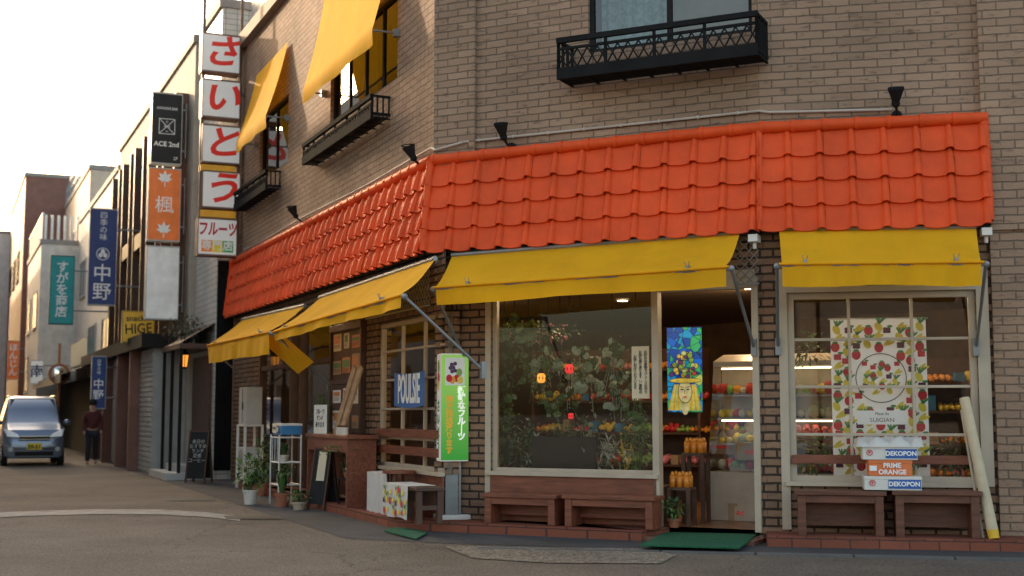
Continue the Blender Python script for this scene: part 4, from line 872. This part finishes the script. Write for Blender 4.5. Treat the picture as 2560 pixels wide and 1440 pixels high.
for i in range(gx+1):
    for j in range(gy+1):
        x=-.32+.64*i/gx; y=-.18+.36*j/gy; ed=(i in(0,gx) or j in(0,gy)); vs.append((x+R.uniform(-.01,.01),y+R.uniform(-.01,.01),(-.012 if ed else .05+.035*math.sin(i*.9+j)+R.uniform(-.012,.018))))
for i in range(gx):
    for j in range(gy): a=i*(gy+1)+j; fs.append((a,a+gy+1,a+gy+2,a+1))
mb.add(vs,fs); T.part('bag',mb,CLOTH,smooth=True)
ub_,zb_=C.at(2484,1325,.4); ut,ztp=C.at(2412,995,.12)
T=Th('rolled_awning','cream rolled canvas pole leaning against the wall','pole',C.mat(ub_,.42,.12)); d=Vector((ut-ub_,.33,ztp-.12)); mb=MB(); mb.cyl(d*.06,d,.055,.05,14); T.part('roll',mb,mat('cream_canvas',(.6,.5,.34),.8)); mb=MB(); mb.cyl(Vector((0,0,0)),d*.06,.05,.056,14); T.part('end_cap',mb,mat('cap_yellow',(.75,.45,.03),.6))
T=Th('wooden_pole','thin dark pole leaning by the window','pole',C.mat(C.at(2455,1325,.3)[0],.35,.12)); mb=MB(); mb.cyl((0,0,0),(-.12,.3,1.25),.015); T.part('shaft',mb,CREAM)
def floor_mat(pts,F,z,label):
    q=[F.gnd(x,y) for x,y in pts]; c=(sum(p[0] for p in q)/4,sum(p[1] for p in q)/4); T=Th('door_mat',label,'mat',F.mat(c[0],c[1],z)); mb=MB()
    v=[(p[0]-c[0],-(p[1]-c[1])) for p in q]; mb.add([(a,b,.014) for a,b in v]+[(a,b,0) for a,b in v],[(0,1,2,3)]+[(i,i+4,(i+1)%4+4,(i+1)%4) for i in range(4)]); T.part('mat_pile',mb,mat('green_turf',(.012,.13,.06),.95,var=.4,vs=30,bump=1,bs=300))
floor_mat([(1600,1379),(1848,1386),(1893,1350),(1664,1345)],B,.051,'bright green turf mat at the shop door'); floor_mat([(960,1333),(1040,1354),(1068,1338),(1000,1322)],A,.02,'small green turf mat by the step')
# ---------------- interior ----------------
def bx(px,py,dep,F=B): return F.at(px,py,-dep)
dep=3.0; ul,zt=bx(1667,820,dep); ur,zb=bx(1755,1030,dep)
T=Th('stained_glass_panel','lit stained glass panel of a woman wearing fruit','stained glass',B.mat(ul,-dep,zb)); w=ur-ul;h=zt-zb
m,t,b=nt('stained_blue'); tc=N(t,'ShaderNodeTexCoord'); vo=N(t,'ShaderNodeTexVoronoi',Scale=11.0); t.links.new(tc.outputs['Object'],vo.inputs['Vector']); rp_=N(t,'ShaderNodeValToRGB'); cr=rp_.color_ramp; cr.interpolation='CONSTANT'; cr.elements[0].color=(.0,.05,.3,1); cr.elements[1].position=.4; cr.elements[1].color=(.0,.22,.5,1)
for pp,cc in ((.6,(.02,.3,.12,1)),(.7,(.0,.1,.5,1)),(.88,(.3,.4,.1,1))): e=cr.elements.new(pp); e.color=cc
t.links.new(vo.outputs['Color'],rp_.inputs[0]); v2=N(t,'ShaderNodeTexVoronoi',feature='DISTANCE_TO_EDGE',Scale=11.0); t.links.new(tc.outputs['Object'],v2.inputs['Vector']); r2=N(t,'ShaderNodeMapRange'); r2.inputs['From Max'].default_value=.06; t.links.new(v2.outputs[0],r2.inputs[0]); mx=N(t,'ShaderNodeMix',data_type='RGBA',blend_type='MULTIPLY'); mx.inputs[0].default_value=1; t.links.new(rp_.outputs[0],mx.inputs[6]); t.links.new(r2.outputs[0],mx.inputs[7]); t.links.new(mx.outputs[2],b.inputs['Base Color']); t.links.new(mx.outputs[2],b.inputs['Emission Color']); b.inputs['Emission Strength'].default_value=.7; SG=m
mb=MB(); mb.box(0,w,0,.03,0,h); T.part('glass',mb,SG)
def EM(n,c,e=.25): return mat(n,c,.3,emit=e,var=.3,vs=12)
mm=[EM('sg_skin',(.6,.62,.38)),EM('sg_hair',(.6,.45,.03)),EM('sg_green',(.22,.4,.06)),EM('sg_purple',(.12,.04,.25)),EM('sg_red',(.5,.05,.03)),DARK,EM('sg_yellow',(.65,.58,.1)),EM('sg_pale',(.5,.65,.3))]
mb=MB(); cx=w*.52; cz=h*.24; q=w/2
for i in range(9): mb.line(cx-q*.6+i*q*.04,cz+q*.4,cx-q*.98+i*q*.1,.02,.022,-.002-.0003*i,(1,7,6)[i%3]); mb.line(cx+q*.6-i*q*.04,cz+q*.4,cx+q*.92-i*q*.1,.02,.022,-.002-.0003*i,(1,7,6)[i%3])
mb.disc(cx,cz,q*.42,q*.66,-.0055,5,n=20); mb.disc(cx,cz,q*.39,q*.62,-.006,0,n=20); mb.disc(cx,.02+q*.1,q*.2,q*.35,-.005,0)
mb.disc(cx,cz+q*.62,q*.95,q*.16,-.008,5,n=20);mb.disc(cx,cz+q*.62,q*.91,q*.13,-.0085,6,n=20)
for sx in(-1,1): mb.disc(cx+sx*q*.17,cz+q*.12,q*.1,q*.04,-.009,5,n=8); mb.line(cx+sx*q*.06,cz+q*.24,cx+sx*q*.28,cz+q*.27,.008,-.009,5)
mb.line(cx,cz+q*.12,cx-.01,cz-q*.12,.006,-.009,5); mb.disc(cx,cz-q*.3,q*.12,q*.04,-.009,4,n=8)
for i in range(50):
    hh=.85+R.random()*1.3; x=cx+R.uniform(-.75,.75)*q*(1 if hh<1.5 else .6); z=cz+q*hh; r_=q*R.uniform(.09,.15); c_=R.choice((2,7,3,7,6,3,2)) if hh>1.1 else R.choice((4,1,3,2)); mb.disc(x,z,r_*1.2,r_*1.2,-.0100-.0004*i,5,n=10); mb.disc(x,z,r_,r_,-.0102-.0004*i,c_,n=10)
T.part('figure_glass',mb,mm)
dep=1.1; ul,zt=bx(1765,905,dep); zt=bx(1830,880,dep)[1]
T=Th('display_case','white refrigerated display case with lit glass shelves','display case',B.mat(ul,-dep,.115)); w=1.5; zt-=.115
CW_=mat('case_white',(.5,.43,.34),.4)
mb=MB(); mb.box(0,w,0,.7,0,.55); mb.box(0,w,.62,.7,.55,zt-.16)
mb.add([(0,.28,zt-.1),(w,.28,zt-.1),(w,.7,zt),(0,.7,zt),(0,.28,zt-.16),(w,.28,zt-.16),(w,.7,zt-.16),(0,.7,zt-.16)],[(0,1,2,3),(0,4,5,1),(4,7,6,5),(0,3,7,4),(1,5,6,2)]); T.part('case_body',mb,CW_)
for z in (.85,1.15,1.42):
    mb=MB(); mb.box(.04,w,.3,.6,z,z+.015); T.part('shelf',mb,GREYP)
for z,yy in ((zt-.19,.34),(1.125,.32)):
    mb=MB(); mb.box(.08,w-.05,yy,yy+.02,z,z+.018); T.part('light_tube',mb,TUBE)
mb=MB(); mb.quad((0,.02,.56),(w,.02,.56),(w,.28,zt-.16),(0,.28,zt-.16)); mb.quad((0,.02,.56),(0,.28,zt-.16),(0,.6,zt-.16),(0,.6,.56)); T.part('glass',mb,GLASS)
mb=MB()
for z in (.57,.87,1.17,1.44):
    for i in range(17):
        k=R.choice((0,1,2,2,3,4,4,5)); rr=R.uniform(.035,.075)
        for yy in (.36,.5): mb.ball((.08+i*.084,yy+R.uniform(-.04,.04),z+rr),(rr,rr,rr*R.uniform(.8,1.2)),8,6,k)
T.part('fruit',mb,[FR,mat('straw_pack',(.6,.55,.4),.5),FY,FG,mat('melon',(.45,.5,.3),.6),FO],smooth=True,kind='stuff')
def ilamp(e,r=.06,c=(1,.70,.38)):
    l=bpy.data.lights.new('ceiling_lamp_light','POINT'); l.energy=e; l.color=c; l.shadow_soft_size=r; o=bpy.data.objects.new('ceiling_lamp_light',l); col.objects.link(o); return o
for (F,u,v,e) in ((B,.6,-1.3,0),(B,1.3,-1.35,34),(B,1.9,-1.5,0),(B,1.0,-3.6,0),(B,3.1,-2.6,48),(C,1.1,-1.6,34),(C,1.7,-3.8,0),(A,8.8,-1.6,10),(A,5.5,-1.4,8)):
    T=Th('ceiling_lamp','round warm recessed downlight in the shop ceiling','lamp',F.mat(u,v,2.93),group='warm shop ceiling lamps'); mb=MB(); mb.cyl((0,0,0),(0,0,-.02),.07,n=16); T.part('lens',mb,LAMPW); mb=MB(); mb.cyl((0,0,.015),(0,0,-.012),.095,n=16); T.part('trim_ring',mb,WHITE)
    if e: o=ilamp(e); o.parent=T.o; o.location=(0,0,-.12)
T=Th('ceiling_panel_light','long bright light panel above the shop doorway','lamp',B.mat(bd[0]+.75,-2.9,2.9)); mb=MB(); mb.box(-.35,.35,-.06,.06,-.02,.0); T.part('lens',mb,TUBE); 
def shelf(F,u,v,w,levels,label,rot=0):
    T=Th('fruit_shelf',label,'shelf',F.mat(u,v,.115,rot)); mb=MB(); 
    for z in levels: mb.box(-w/2,w/2,-.22,.22,z-.03,z)
    for x in(-w/2,w/2-.04): mb.box(x,x+.04,-.22,.22,0,levels[-1]+.3)
    mb.box(-w/2+.04,w/2-.04,.2,.22,0,levels[-1]+.3); T.part('shelf_frame',mb,WOODD)
    mb=MB()
    for z in levels:
        i=-w/2+.08
        while i<w/2-.08:
            k=R.randrange(6); q=R.uniform(.03,.055); cnt=R.randint(1,4)
            for _ in range(cnt):
                for yy in(-.15,-.05,.06): mb.ball((i,yy+R.uniform(-.02,.02),z+q*R.uniform(.9,1.3)+(.03 if yy>0 else 0)),(q,q,q*R.uniform(.8,1.25)),8,6,k)
                i+=q*2.05
            if R.random()<.5: mb.box(i-.01,i+.1,-.16,.0,z,z+R.uniform(.08,.2),R.choice((6,7,8))); i+=.17
    T.part('fruit',mb,[FR,FO,FY,FG,FK,FO,WHITE,CARD,BLUB],smooth=False,kind='stuff')
shelf(B,.7,-4.2,2.6,(.5,.95,1.4,1.85),'dark shelf stacked with goods at the back wall'); shelf(C,1.4,-2.6,2.4,(.45,.85,1.25,1.6),'dark shelf stacked with colourful fruit')
shelf(C,.5,-1.3,.9,(.55,.95),'low shelf with fruit behind the grid window')
u,v=bd[0]+.12,-.35
for k,(du,dv,z,rt) in enumerate(((.42,-1.2,.55,.2),(.2,-1.35,.85,-.3),(.55,-1.0,.8,.35),(.5,-.9,.11,.1),(.5,-.95,.33,-.2))):
    carton(B,u+du,v+dv+.0,z,.36,.28,.2,CARD,'open cardboard fruit carton near the doorway','みかん',REDP,.06,rot=rt)
T=Th('display_table','brown table with heaped wrapped fruit baskets','table',B.mat(u+.45,v-1.2,.11)); mb=MB(); mb.box(-.45,.4,-.3,.3,.38,.43); mb.box(-.42,.37,-.27,.27,0,.38); T.part('table_body',mb,WOODD)
for k,(x,y,z_) in enumerate(((-.15,.1,1.05),(.25,.1,1.0),(.05,.2,1.2))):
    T=Th('fruit_basket','fruit basket wrapped in clear film','basket',B.mat(u+.4+x,v-1.3-y,z_)); mb=MB(); mb.cyl((0,0,0),(0,0,.09),.1,.15,14); T.part('basket',mb,WOODL); mb=MB()
    for i in range(14): mb.ball((R.uniform(-.1,.1),R.uniform(-.1,.1),.1+R.uniform(0,.1)),.045,8,6,R.randrange(5))
    T.part('fruit',mb,[FR,FO,FY,FG,FP],smooth=True,kind='stuff')
def bottlestand(F,u,v,h,rows):
    T=Th('produce_stand','small wooden stand piled with orange juice bottles','stand',F.mat(u,v,.11)); mb=MB()
    mb.box(-.02,.24,-.12,.12,h-.03,h)
    for x in(-.02,.2):
        for y in(-.12,.08): mb.box(x,x+.04,y,y+.04,0,h-.03)
    T.part('stand_frame',mb,WOODD); mb=MB()
    for i in range(3):
        for y in(-.07,.05):
            x=.03+i*.08; mb.cyl((x,y,h),(x,y,h+.12),.034,.034,8); mb.cyl((x,y,h+.12),(x,y,h+.17),.032,.012,8)
    T.part('bottle',mb,mat('juice_bottle',(.7,.25,.03),.15,emit=.02),kind='stuff',smooth=True)
bottlestand(B,bd[0]+.06,-.3,.42,1); bottlestand(B,bd[0]+.08,-.75,.78,1)
plant(B,bd[0]+.16,-.05,.11,'bush',.12,.2,POTB,.07,.1,'small green plant by the doorway',leaf=.07,n=90)
def hang(u,v,z,r,h,n,mats,label,leaf=.1,stem=True):
    T=Th('hanging_plant',label,'plant',B.mat(u,v,z)); mb=MB()
    for _ in range(int(n*.7)):
        a=R.uniform(0,6.28); rr=R.random()**.5; c=(r*rr*math.cos(a),R.uniform(-.15,.15),h*rr*math.sin(a)-abs(math.cos(a))*h*.2)
        mb.bigleaf(c,(R.uniform(-.9,.9),-1,R.uniform(-.4,1.3)),leaf*R.uniform(.4,1.0),R.choice((0,1,2)))
        if R.random()<.4: mb.cyl((0,0,h*.4),c,.004,n=4)
    mb.foliage((0,0,0),(r*1.15,.18,h*1.2),int(n*2.4),leaf*.75,leaf*.3,(0,1,2))
    for k in range(5):
        x=R.uniform(-r,r); L=R.uniform(.15,.4); mb.cyl((x,0,-h*.5),(x+R.uniform(-.05,.05),0,-h*.5-L),.004,n=4)
        for q in range(8): mb.leaf((x,R.uniform(-.03,.03),-h*.5-L*q/8),(R.uniform(-1,1),-.5,-.3),leaf*.55,leaf*.25,R.choice((0,1,2)))
    T.part('foliage',mb,list(mats)); 
    if stem: mb=MB(); mb.tube([(0,0,2.93-z),(0.02,0,h*.3)],.006,5); T.part('cord',mb,DARK)
def bp_(x,y,d): return B.at(x,y,-d)
G5=mat('leaf_sage',(.16,.24,.15),.5,var=.4,vs=8,trans=.15)
for px,py,d,r,h,n,ms_,lab,lf in ((1285,850,.4,.2,.3,34,(G1,G2,G5),'broad leaved trailing plant in the display window',.085),(1370,900,.5,.22,.2,30,(G5,G4,G2),'broad leaved begonia hanging in the window',.08),(1450,925,.55,.26,.26,42,(G4,G5,G1),'silvery leaved begonia hanging in the window',.085),(1530,930,.5,.2,.4,44,(G4,G5,G1),'pale leaved plant against the display glass',.075),(1590,985,.45,.14,.45,34,(G2,G5,G3),'leafy plant at the window edge',.06),(1320,940,.6,.24,.16,28,(G2,G3,G5),'trailing green plant in the display window',.065),(1260,960,.35,.1,.35,22,(G2,G1,G5),'trailing creeper by the window frame',.06),(1400,1010,.5,.25,.14,30,(G2,G1,G5),'low spreading plant in the display window',.06)):
    u,z=bp_(px,py,d); hang(u,-d,z,r,h,n,ms_,lab,lf)
u,z=bp_(1320,830,.7); T=Th('hanging_plant','trailing pink flowered vine under the shop ceiling','plant',B.mat(u,-.7,z)); mb=MB(); mb.foliage((0,0,0),(.75,.15,.1),220,.08,.05,(0,0,1,2)); T.part('foliage',mb,[G2,G4,FK]); mb=MB(); mb.tube([(-.6,0,.35),(-.5,0,.05),(.5,0,.05),(.6,0,.35)],.006,5); T.part('cord',mb,DARK)
zs=bw[2]-.1
T=Th('window_shelf','low wooden display shelf behind the window','shelf',B.mat((bw[0]+bw[1])/2,-.5,.115)); mb=MB(); hw=(bw[1]-bw[0])/2-.05; mb.box(-hw,hw,-.28,.28,zs-.2,zs-.15); mb.box(-hw,-hw+.05,-.25,.25,0,zs-.2); mb.box(hw-.05,hw,-.25,.25,0,zs-.2); T.part('shelf_board',mb,WOODD)
zs2=zs-.03
STAR=mat('petal_white',(.7,.7,.64),.6)
for (px,kind,r,h,mats,lab,lf) in ((1255,'bush',.12,.75,(G2,G3,G5),'tall slender bamboo plant in the window',.12),(1290,'bush',.2,.45,(G1,G5,G4),'grey green bushy plant in the window',.09),(1350,'star',.16,.42,(STAR,G2,G5),'plant with white star flowers in the window',.09),(1395,'bush',.2,.55,(G2,G5,G1),'spiky green plant in the window',.1),(1430,'bush',.15,.4,(G5,G2,G3),'small green plant in the window',.07),(1480,'bush',.2,.66,(G4,G5,G1),'tall pale leaved plant in the window',.1),(1530,'star',.14,.42,(STAR,G5,G2),'plant with large white star flowers',.13),(1570,'bush',.15,.5,(FY,G2,G3),'yellow and green plant at the window edge',.07),(1605,'bush',.13,.7,(G2,G3,G5),'tall leafy plant at the window edge',.09),(1320,'bush',.15,.62,(G1,G5,G2),'dark leafy plant in the window',.08)):
    u,_=bp_(px,1150,.5); plant(B,u,-.36-R.uniform(0,.3),zs2,kind,r,h,R.choice((POTW,POTB,NAVY)),.07,.12,lab,mats,150,leaf=lf)
u,z=bp_(1410,1135,.22); T=Th('display_screen','black flat screen facing into the window','screen',B.mat(u,-.2,z)); mb=MB(); mb.box(-.4,.4,0,.04,-.2,.2); T.part('screen',mb,mat('screen_black',(.01,.01,.012),.12),bevel=.006); mb=MB(); mb.box(-.12,.12,-.0,.12,-.24,-.2); T.part('stand',mb,BLACK)
for (px,py,d,lm,r,lab) in ((1353,945,.3,LAMPO,.055,'amber glass pendant lamp glowing in the window'),(1423,922,.3,LAMPR,.055,'red glass pendant lamp glowing in the window'),(1427,1040,.3,LAMPR,.035,'small red glass pendant lamp')):
    u,z=bp_(px,py,d); T=Th('pendant_lamp',lab,'lamp',B.mat(u,-d,z)); mb=MB(); mb.ball((0,0,0),(r,r,r*1.15),12,8); T.part('lamp_shade',mb,lm,smooth=True); mb=MB(); mb.cyl((0,0,r),(0,0,2.93-z),.004,n=5); mb.cyl((0,0,r),(0,0,r+.05),.035,.02)
    for i in range(8):
        t=i*.785; mb.tube([(r*.3*math.cos(t),r*.3*math.sin(t),r*1.1),(r*1.05*math.cos(t),r*1.05*math.sin(t),0),(r*.3*math.cos(t),r*.3*math.sin(t),-r*1.1)],.006,4)
    T.part('cord',mb,BLACK)
ul,zt=B.at(1576,866,.0); ur,zb=B.at(1621,996,.0)
T=Th('window_poster','narrow cream notice with vertical black writing','poster',B.mat(ul,-.035,zb)); w=ur-ul;h=zt-zb; mb=MB(); mb.box(0,w,0,.003,0,h); T.part('sheet',mb,PAPER)
for i,s in enumerate(('お好みの果物でジュースお作り','お持ち帰り承ります。ご賞味の','お申し付けくださいませ')): T.text(s,INK,w*(.8-.3*i),h*.5,.040,vert=True,ls=.85,y=-.003,bold=.0003)
dpt=.22; ul,zt=C.at(2075,798,-dpt); ur,zb=C.at(2326,1200,-dpt)
T=Th('fruit_banner','white banner printed with colourful fruit behind the window','banner',C.mat(ul,-dpt,zb)); w=ur-ul;h=zt-zb; mb=MB()
for i in range(16):
    x0=w*i/16;x1=w*(i+1)/16; mb.quad((x0,.008*math.sin(i*1.1),0),(x1,.008*math.sin((i+1)*1.1),0),(x1,.008*math.sin((i+1)*1.1),h),(x0,.008*math.sin(i*1.1),h))
T.part('cloth',mb,mat('banner_cloth_glow',(.85,.85,.85),.8,var=.04,trans=.2,emit=.13))  # faint emission added to the cloth so it looks whiter indoors
_,zc=C.at(2205,945,-dpt); cz=zc-zb
mb=MB(); fruitshapes(mb,.01,.01,w-.02,h-.02,-.012,0,.062,0,1.6,(w*.52,cz,.29)); T.part('fruit_print',mb,[PR,PY,PG,PP],kind='stuff')
mb=MB(); fruitshapes(mb,w*.52-.19,cz-.19,.38,.38,-.016,0,.045,0,1.65); T.part('fruit_print',mb,[PR,PY,PG,PP],kind='stuff'); mb=MB(); mb.ring(w*.52,cz,.26,.009,-.02); T.part('circle_line',mb,INK)
mb=MB(); mb.box(w*.26,w*.79,-.018,-.0175,cz-.485,cz-.34); T.part('text_patch',mb,_c['banner_cloth_glow']); T.text('Meet At',INK,w*.52,cz-.375,.042,y=-.02); T.text('SUIGIAN',mat('ink_grey',(.15,.13,.12),.8),w*.52,cz-.44,.062,y=-.02,sx=1.05)
mb=MB(); mb.cyl((-.02,0,h),(w+.02,0,h),.008); T.part('rod',mb,WHITE)
for px,py in ((2020,870),(2390,1130),(2040,1140)):
    u,z=C.at(px,py,-.5); T=Th('hanging_plant','trailing green plant behind the grid window','plant',C.mat(u,-.5,z)); mb=MB(); mb.foliage((0,0,0),(.22,.15,.2),110,.08,.04,(0,1,2)); T.part('foliage',mb,[G1,G2,G3])
# ---------------- car ----------------
cu_,cv_=A.gnd(84,1166)
T=Th('parked_car','small blue grey minivan facing along the street','car',A.mat(cu_,cv_,.006,0))
PAINT=mat('car_paint',(.16,.2,.27),.28,metal=.5,var=.04,coat=.6); CG=mat('car_glass',(.015,.02,.022),.12); CHR=mat('chrome',(.6,.6,.6),.2,metal=.9,var=0)
secs=[(0,.50,.22,.45,.55,.5),(-.03,.66,.2,.62,.70,.60),(-.14,.70,.19,.82,.90,.62),(-.5,.725,.19,.95,1.02,.62),(-.82,.735,.19,1.0,1.10,.62),(-1.1,.735,.19,1.02,1.42,.60),(-1.42,.735,.19,1.02,1.70,.57),(-1.9,.735,.19,1.02,1.76,.57),(-2.9,.735,.19,1.02,1.75,.57),(-3.28,.73,.22,1.02,1.68,.56),(-3.38,.70,.3,.95,1.1,.6)]
def prof(w,zb,zbelt,zr,wr):
    h=[(w*.86,zb),(w*.97,zb+.06),(w,zb+.25),(w,zbelt-.05),(w*.985,zbelt),(wr+(w-wr)*.15,zr-.12 if zr-zbelt>.2 else zr-.03),(wr,zr-.04 if zr-zbelt>.2 else zr-.012),(wr*.75,zr)]
    return [(-a,b) for a,b in h]+[(a,b) for a,b in reversed(h)]
mb=MB(); vs=[];
for (x,w,zb,zbelt,zr,wr) in secs: vs+=[(x,a,b) for a,b in prof(w,zb,zbelt,zr,wr)]
k=16; fs=[]
for i in range(len(secs)-1):
    for j in range(k): fs.append((i*k+j,(i+1)*k+j,(i+1)*k+(j+1)%k,i*k+(j+1)%k))
fs+=[tuple(range(k)),tuple(reversed(range((len(secs)-1)*k,len(secs)*k)))]
mb.add(vs,fs); body=T.part('body',mb,PAINT,smooth=True); body.modifiers.new('e','EDGE_SPLIT').split_angle=.6
mb=MB(); mb.quad((-.84,-.62,1.11),(-.84,.62,1.11),(-1.40,.52,1.685),(-1.40,-.52,1.685)); T.part('windscreen',mb,CG)
for s in(-1,1):
    for a,b in ((-1.25,-2.1),(-2.15,-2.95)):
        mb=MB(); mb.quad((a,s*.738,1.06),(b,s*.738,1.06),(b,s*.60,1.60),(a-.15,s*.60,1.60)); T.part('side_window',mb,CG)
    mb=MB(); mb.add([(.0,s*.36,.72),(-.02,s*.64,.74),(-.3,s*.722,.93),(-.12,s*.64,.92),(-.02,s*.4,.80)],[(0,1,2,3,4)]); mb.v=[(x+.05 if abs(y)<.7 else x+.02,y*1.005,z) for x,y,z in mb.v]; T.part('headlight',mb,mat('headlight_glass',(.75,.78,.8),.1,emit=.15))
    mb=MB(); mb.ball((-.9,s*.83,1.08),(.07,.1,.08),10,7); mb.box(-.93,-.88,min(s*.72,s*.8),max(s*.72,s*.8),1.04,1.07); T.part('mirror',mb,PAINT,smooth=True)
    mb=MB(); mb.cyl((.0,s*.55,.42),(.012,s*.55,.42),.06,n=14); T.part('fog_lamp',mb,GREYP)
    for x in(-.62,-2.85):
        mb=MB(); mb.cyl((x,s*.6,.27),(x,s*.745,.27),.275,n=22); w_=T.part('wheel',mb,mat('tyre_rubber',(.02,.02,.02),.8)); mb=MB(); mb.cyl((x,s*.745,.27),(x,s*.75,.27),.17,n=16); T.part('rim',mb,CHR,parent=w_)
    mb=MB(); mb.cyl((-1.5,s*.55,1.77),(-3.1,s*.55,1.76),.018); T.part('roof_rail',mb,CHR)
mb=MB(); mb.box(-.02,.02,-.36,.36,.64,.73); T.part('grille',mb,DARK); mb=MB(); mb.box(.0,.035,-.38,.38,.73,.75); mb.box(0,.035,-.38,.38,.66,.672); T.part('grille_trim',mb,CHR)
mb=MB(); mb.box(-.0,.015,-.45,.45,.26,.36); T.part('air_intake',mb,DARK)
mb=MB(); mb.box(.02,.035,-.17,.17,.41,.57); T.part('number_plate',mb,mat('plate_yellow',(.85,.62,.03),.5)); T.text('59-51',INK,0,0,.13,bold=.003,W=T.M@Matrix.Translation((.04,0,.475))@Matrix.Rotation(math.pi/2,4,'Z'))
# ---------------- person ----------------
pu_,pv_=A.gnd(228,1163); T=Th('person','person in dark red jacket and dark trousers standing by shopfront','person',A.mat(pu_,pv_,.01,math.pi/2))
def skin(name,verts,edges,radii,m):
    me=bpy.data.meshes.new(name); me.from_pydata(verts,edges,[]); me.materials.append(m); o=bpy.data.objects.new(name,me); col.objects.link(o); o.parent=T.o
    md=o.modifiers.new('s','SKIN'); sv=me.skin_vertices[0].data
    for i,r in enumerate(radii): sv[i].radius=(r,r) if not hasattr(r,'__len__') else r
    sv[0].use_root=True; sb=o.modifiers.new('d','SUBSURF'); sb.levels=1; sb.render_levels=2; md.use_smooth_shade=True; return o
SK=mat('skin',(.45,.26,.18),.6)
V=[(0,0,.85),(0,0,1.05),(0,0,1.25),(0,0,1.36),(0,-.01,1.44),(0,-.02,1.55),(-.09,0,.8),(-.1,-.06,.44),(-.1,.02,.08),(-.1,-.12,.03),(.09,0,.8),(.1,.1,.44),(.11,.16,.1),(.11,.06,.03),(-.17,0,1.29),(-.22,.03,1.05),(-.2,-.08,.84),(.17,0,1.29),(.22,-.02,1.05),(.2,-.12,.86),(-.2,-.12,.76),(.2,-.16,.78)]
E=[(0,1),(1,2),(2,3),(3,4),(4,5),(0,6),(6,7),(7,8),(8,9),(0,10),(10,11),(11,12),(12,13),(2,14),(14,15),(15,16),(16,20),(2,17),(17,18),(18,19),(19,21)]
skin('body',V,E,[.12,.11,.12,.05,.06,.095,.075,.055,.04,.035,.075,.055,.04,.035,.05,.04,.03,.05,.04,.03,.028,.028],SK)
skin('jacket',[V[0],V[1],V[2],V[3],V[14],V[15],V[16],V[17],V[18],V[19]],[(0,1),(1,2),(2,3),(2,4),(4,5),(5,6),(2,7),(7,8),(8,9)],[(.16,.13),(.15,.13),(.16,.13),.06,.07,.058,.048,.07,.058,.048],mat('red_jacket',(.09,.012,.012),.8))
skin('trousers',[V[0],V[6],V[7],V[8],V[10],V[11],V[12]],[(0,1),(1,2),(2,3),(0,4),(4,5),(5,6)],[(.14,.12),.095,.075,.06,.095,.075,.06],mat('dark_cloth',(.02,.02,.027),.8))
mb=MB(); mb.ball((0,.0,1.58),(.1,.115,.105),12,8); T.part('hair',mb,DARK,smooth=True)
u,v=-18,A.side(148,935,-18)[0]; z=A.side(148,935,-18)[1]
T=Th('traffic_mirror','round convex road mirror on an orange pole','mirror',A.mat(u,v,0,math.pi/2)); mb=MB(); mb.cyl((0,.1,0),(0,.1,z+1.0),.04); T.part('post',mb,mat('mirror_orange',(.5,.18,.06),.6)); mb=MB(); mb.cyl((0,0,z),(0,-.05,z),.34,.34,24); T.part('rim',mb,_c['mirror_orange']); mb=MB(); mb.cyl((0,-.05,z),(0,-.09,z),.3,.2,24); T.part('mirror_face',mb,mat('mirror',(.7,.7,.7),.05,metal=1,var=0),smooth=True)
T=Th('power_cable','thin black overhead cable crossing the street','cable',A.mat(-12,.5,8)); mb=MB(); pts=[]
for i in range(17): s=i/16; pts.append((-2,-s*8,.6-1.2*s*(1-s)+s*1.2))
mb.tube(pts,.008,5); T.part('cable',mb,DARK)

# ---------------- light, sky, camera ----------------
el=math.radians(15.5); hx,hy=-.67,.742
w=bpy.data.worlds.new('World'); scene.world=w; w.use_nodes=True; t=w.node_tree; bg=t.nodes['Background']
sk=N(t,'ShaderNodeTexSky'); sk.sky_type='NISHITA'; sk.sun_disc=False; sk.sun_elevation=el; sk.sun_rotation=math.atan2(hx,hy); sk.air_density=1.0; sk.dust_density=4.0; sk.ozone_density=1.0
mx=N(t,'ShaderNodeMix',data_type='RGBA',blend_type='MULTIPLY'); mx.inputs[0].default_value=1; mx.inputs[7].default_value=(1.12,1.0,.84,1)
t.links.new(sk.outputs[0],mx.inputs[6]); t.links.new(mx.outputs[2],bg.inputs[0]); bg.inputs[1].default_value=.56
s=Vector((hx*math.cos(el),hy*math.cos(el),math.sin(el)))
l=bpy.data.lights.new('sun','SUN'); l.energy=5.0; l.angle=math.radians(.5); l.color=(1,.76,.52); o=bpy.data.objects.new('sun',l); col.objects.link(o); o.rotation_euler=s.to_track_quat('Z','Y').to_euler()
cam=bpy.data.cameras.new('camera'); cam.sensor_width=36; cam.lens=36*FPX/2560; cam.clip_end=1500; cam.dof.use_dof=True; cam.dof.focus_distance=14; cam.dof.aperture_fstop=1.5
o=bpy.data.objects.new('camera',cam); col.objects.link(o); o.location=(0,0,EYE); o.rotation_euler=(math.pi/2+PITCH,0,0); scene.camera=o
scene.view_settings.view_transform='Standard'; scene.view_settings.look='None'; scene.view_settings.exposure=0
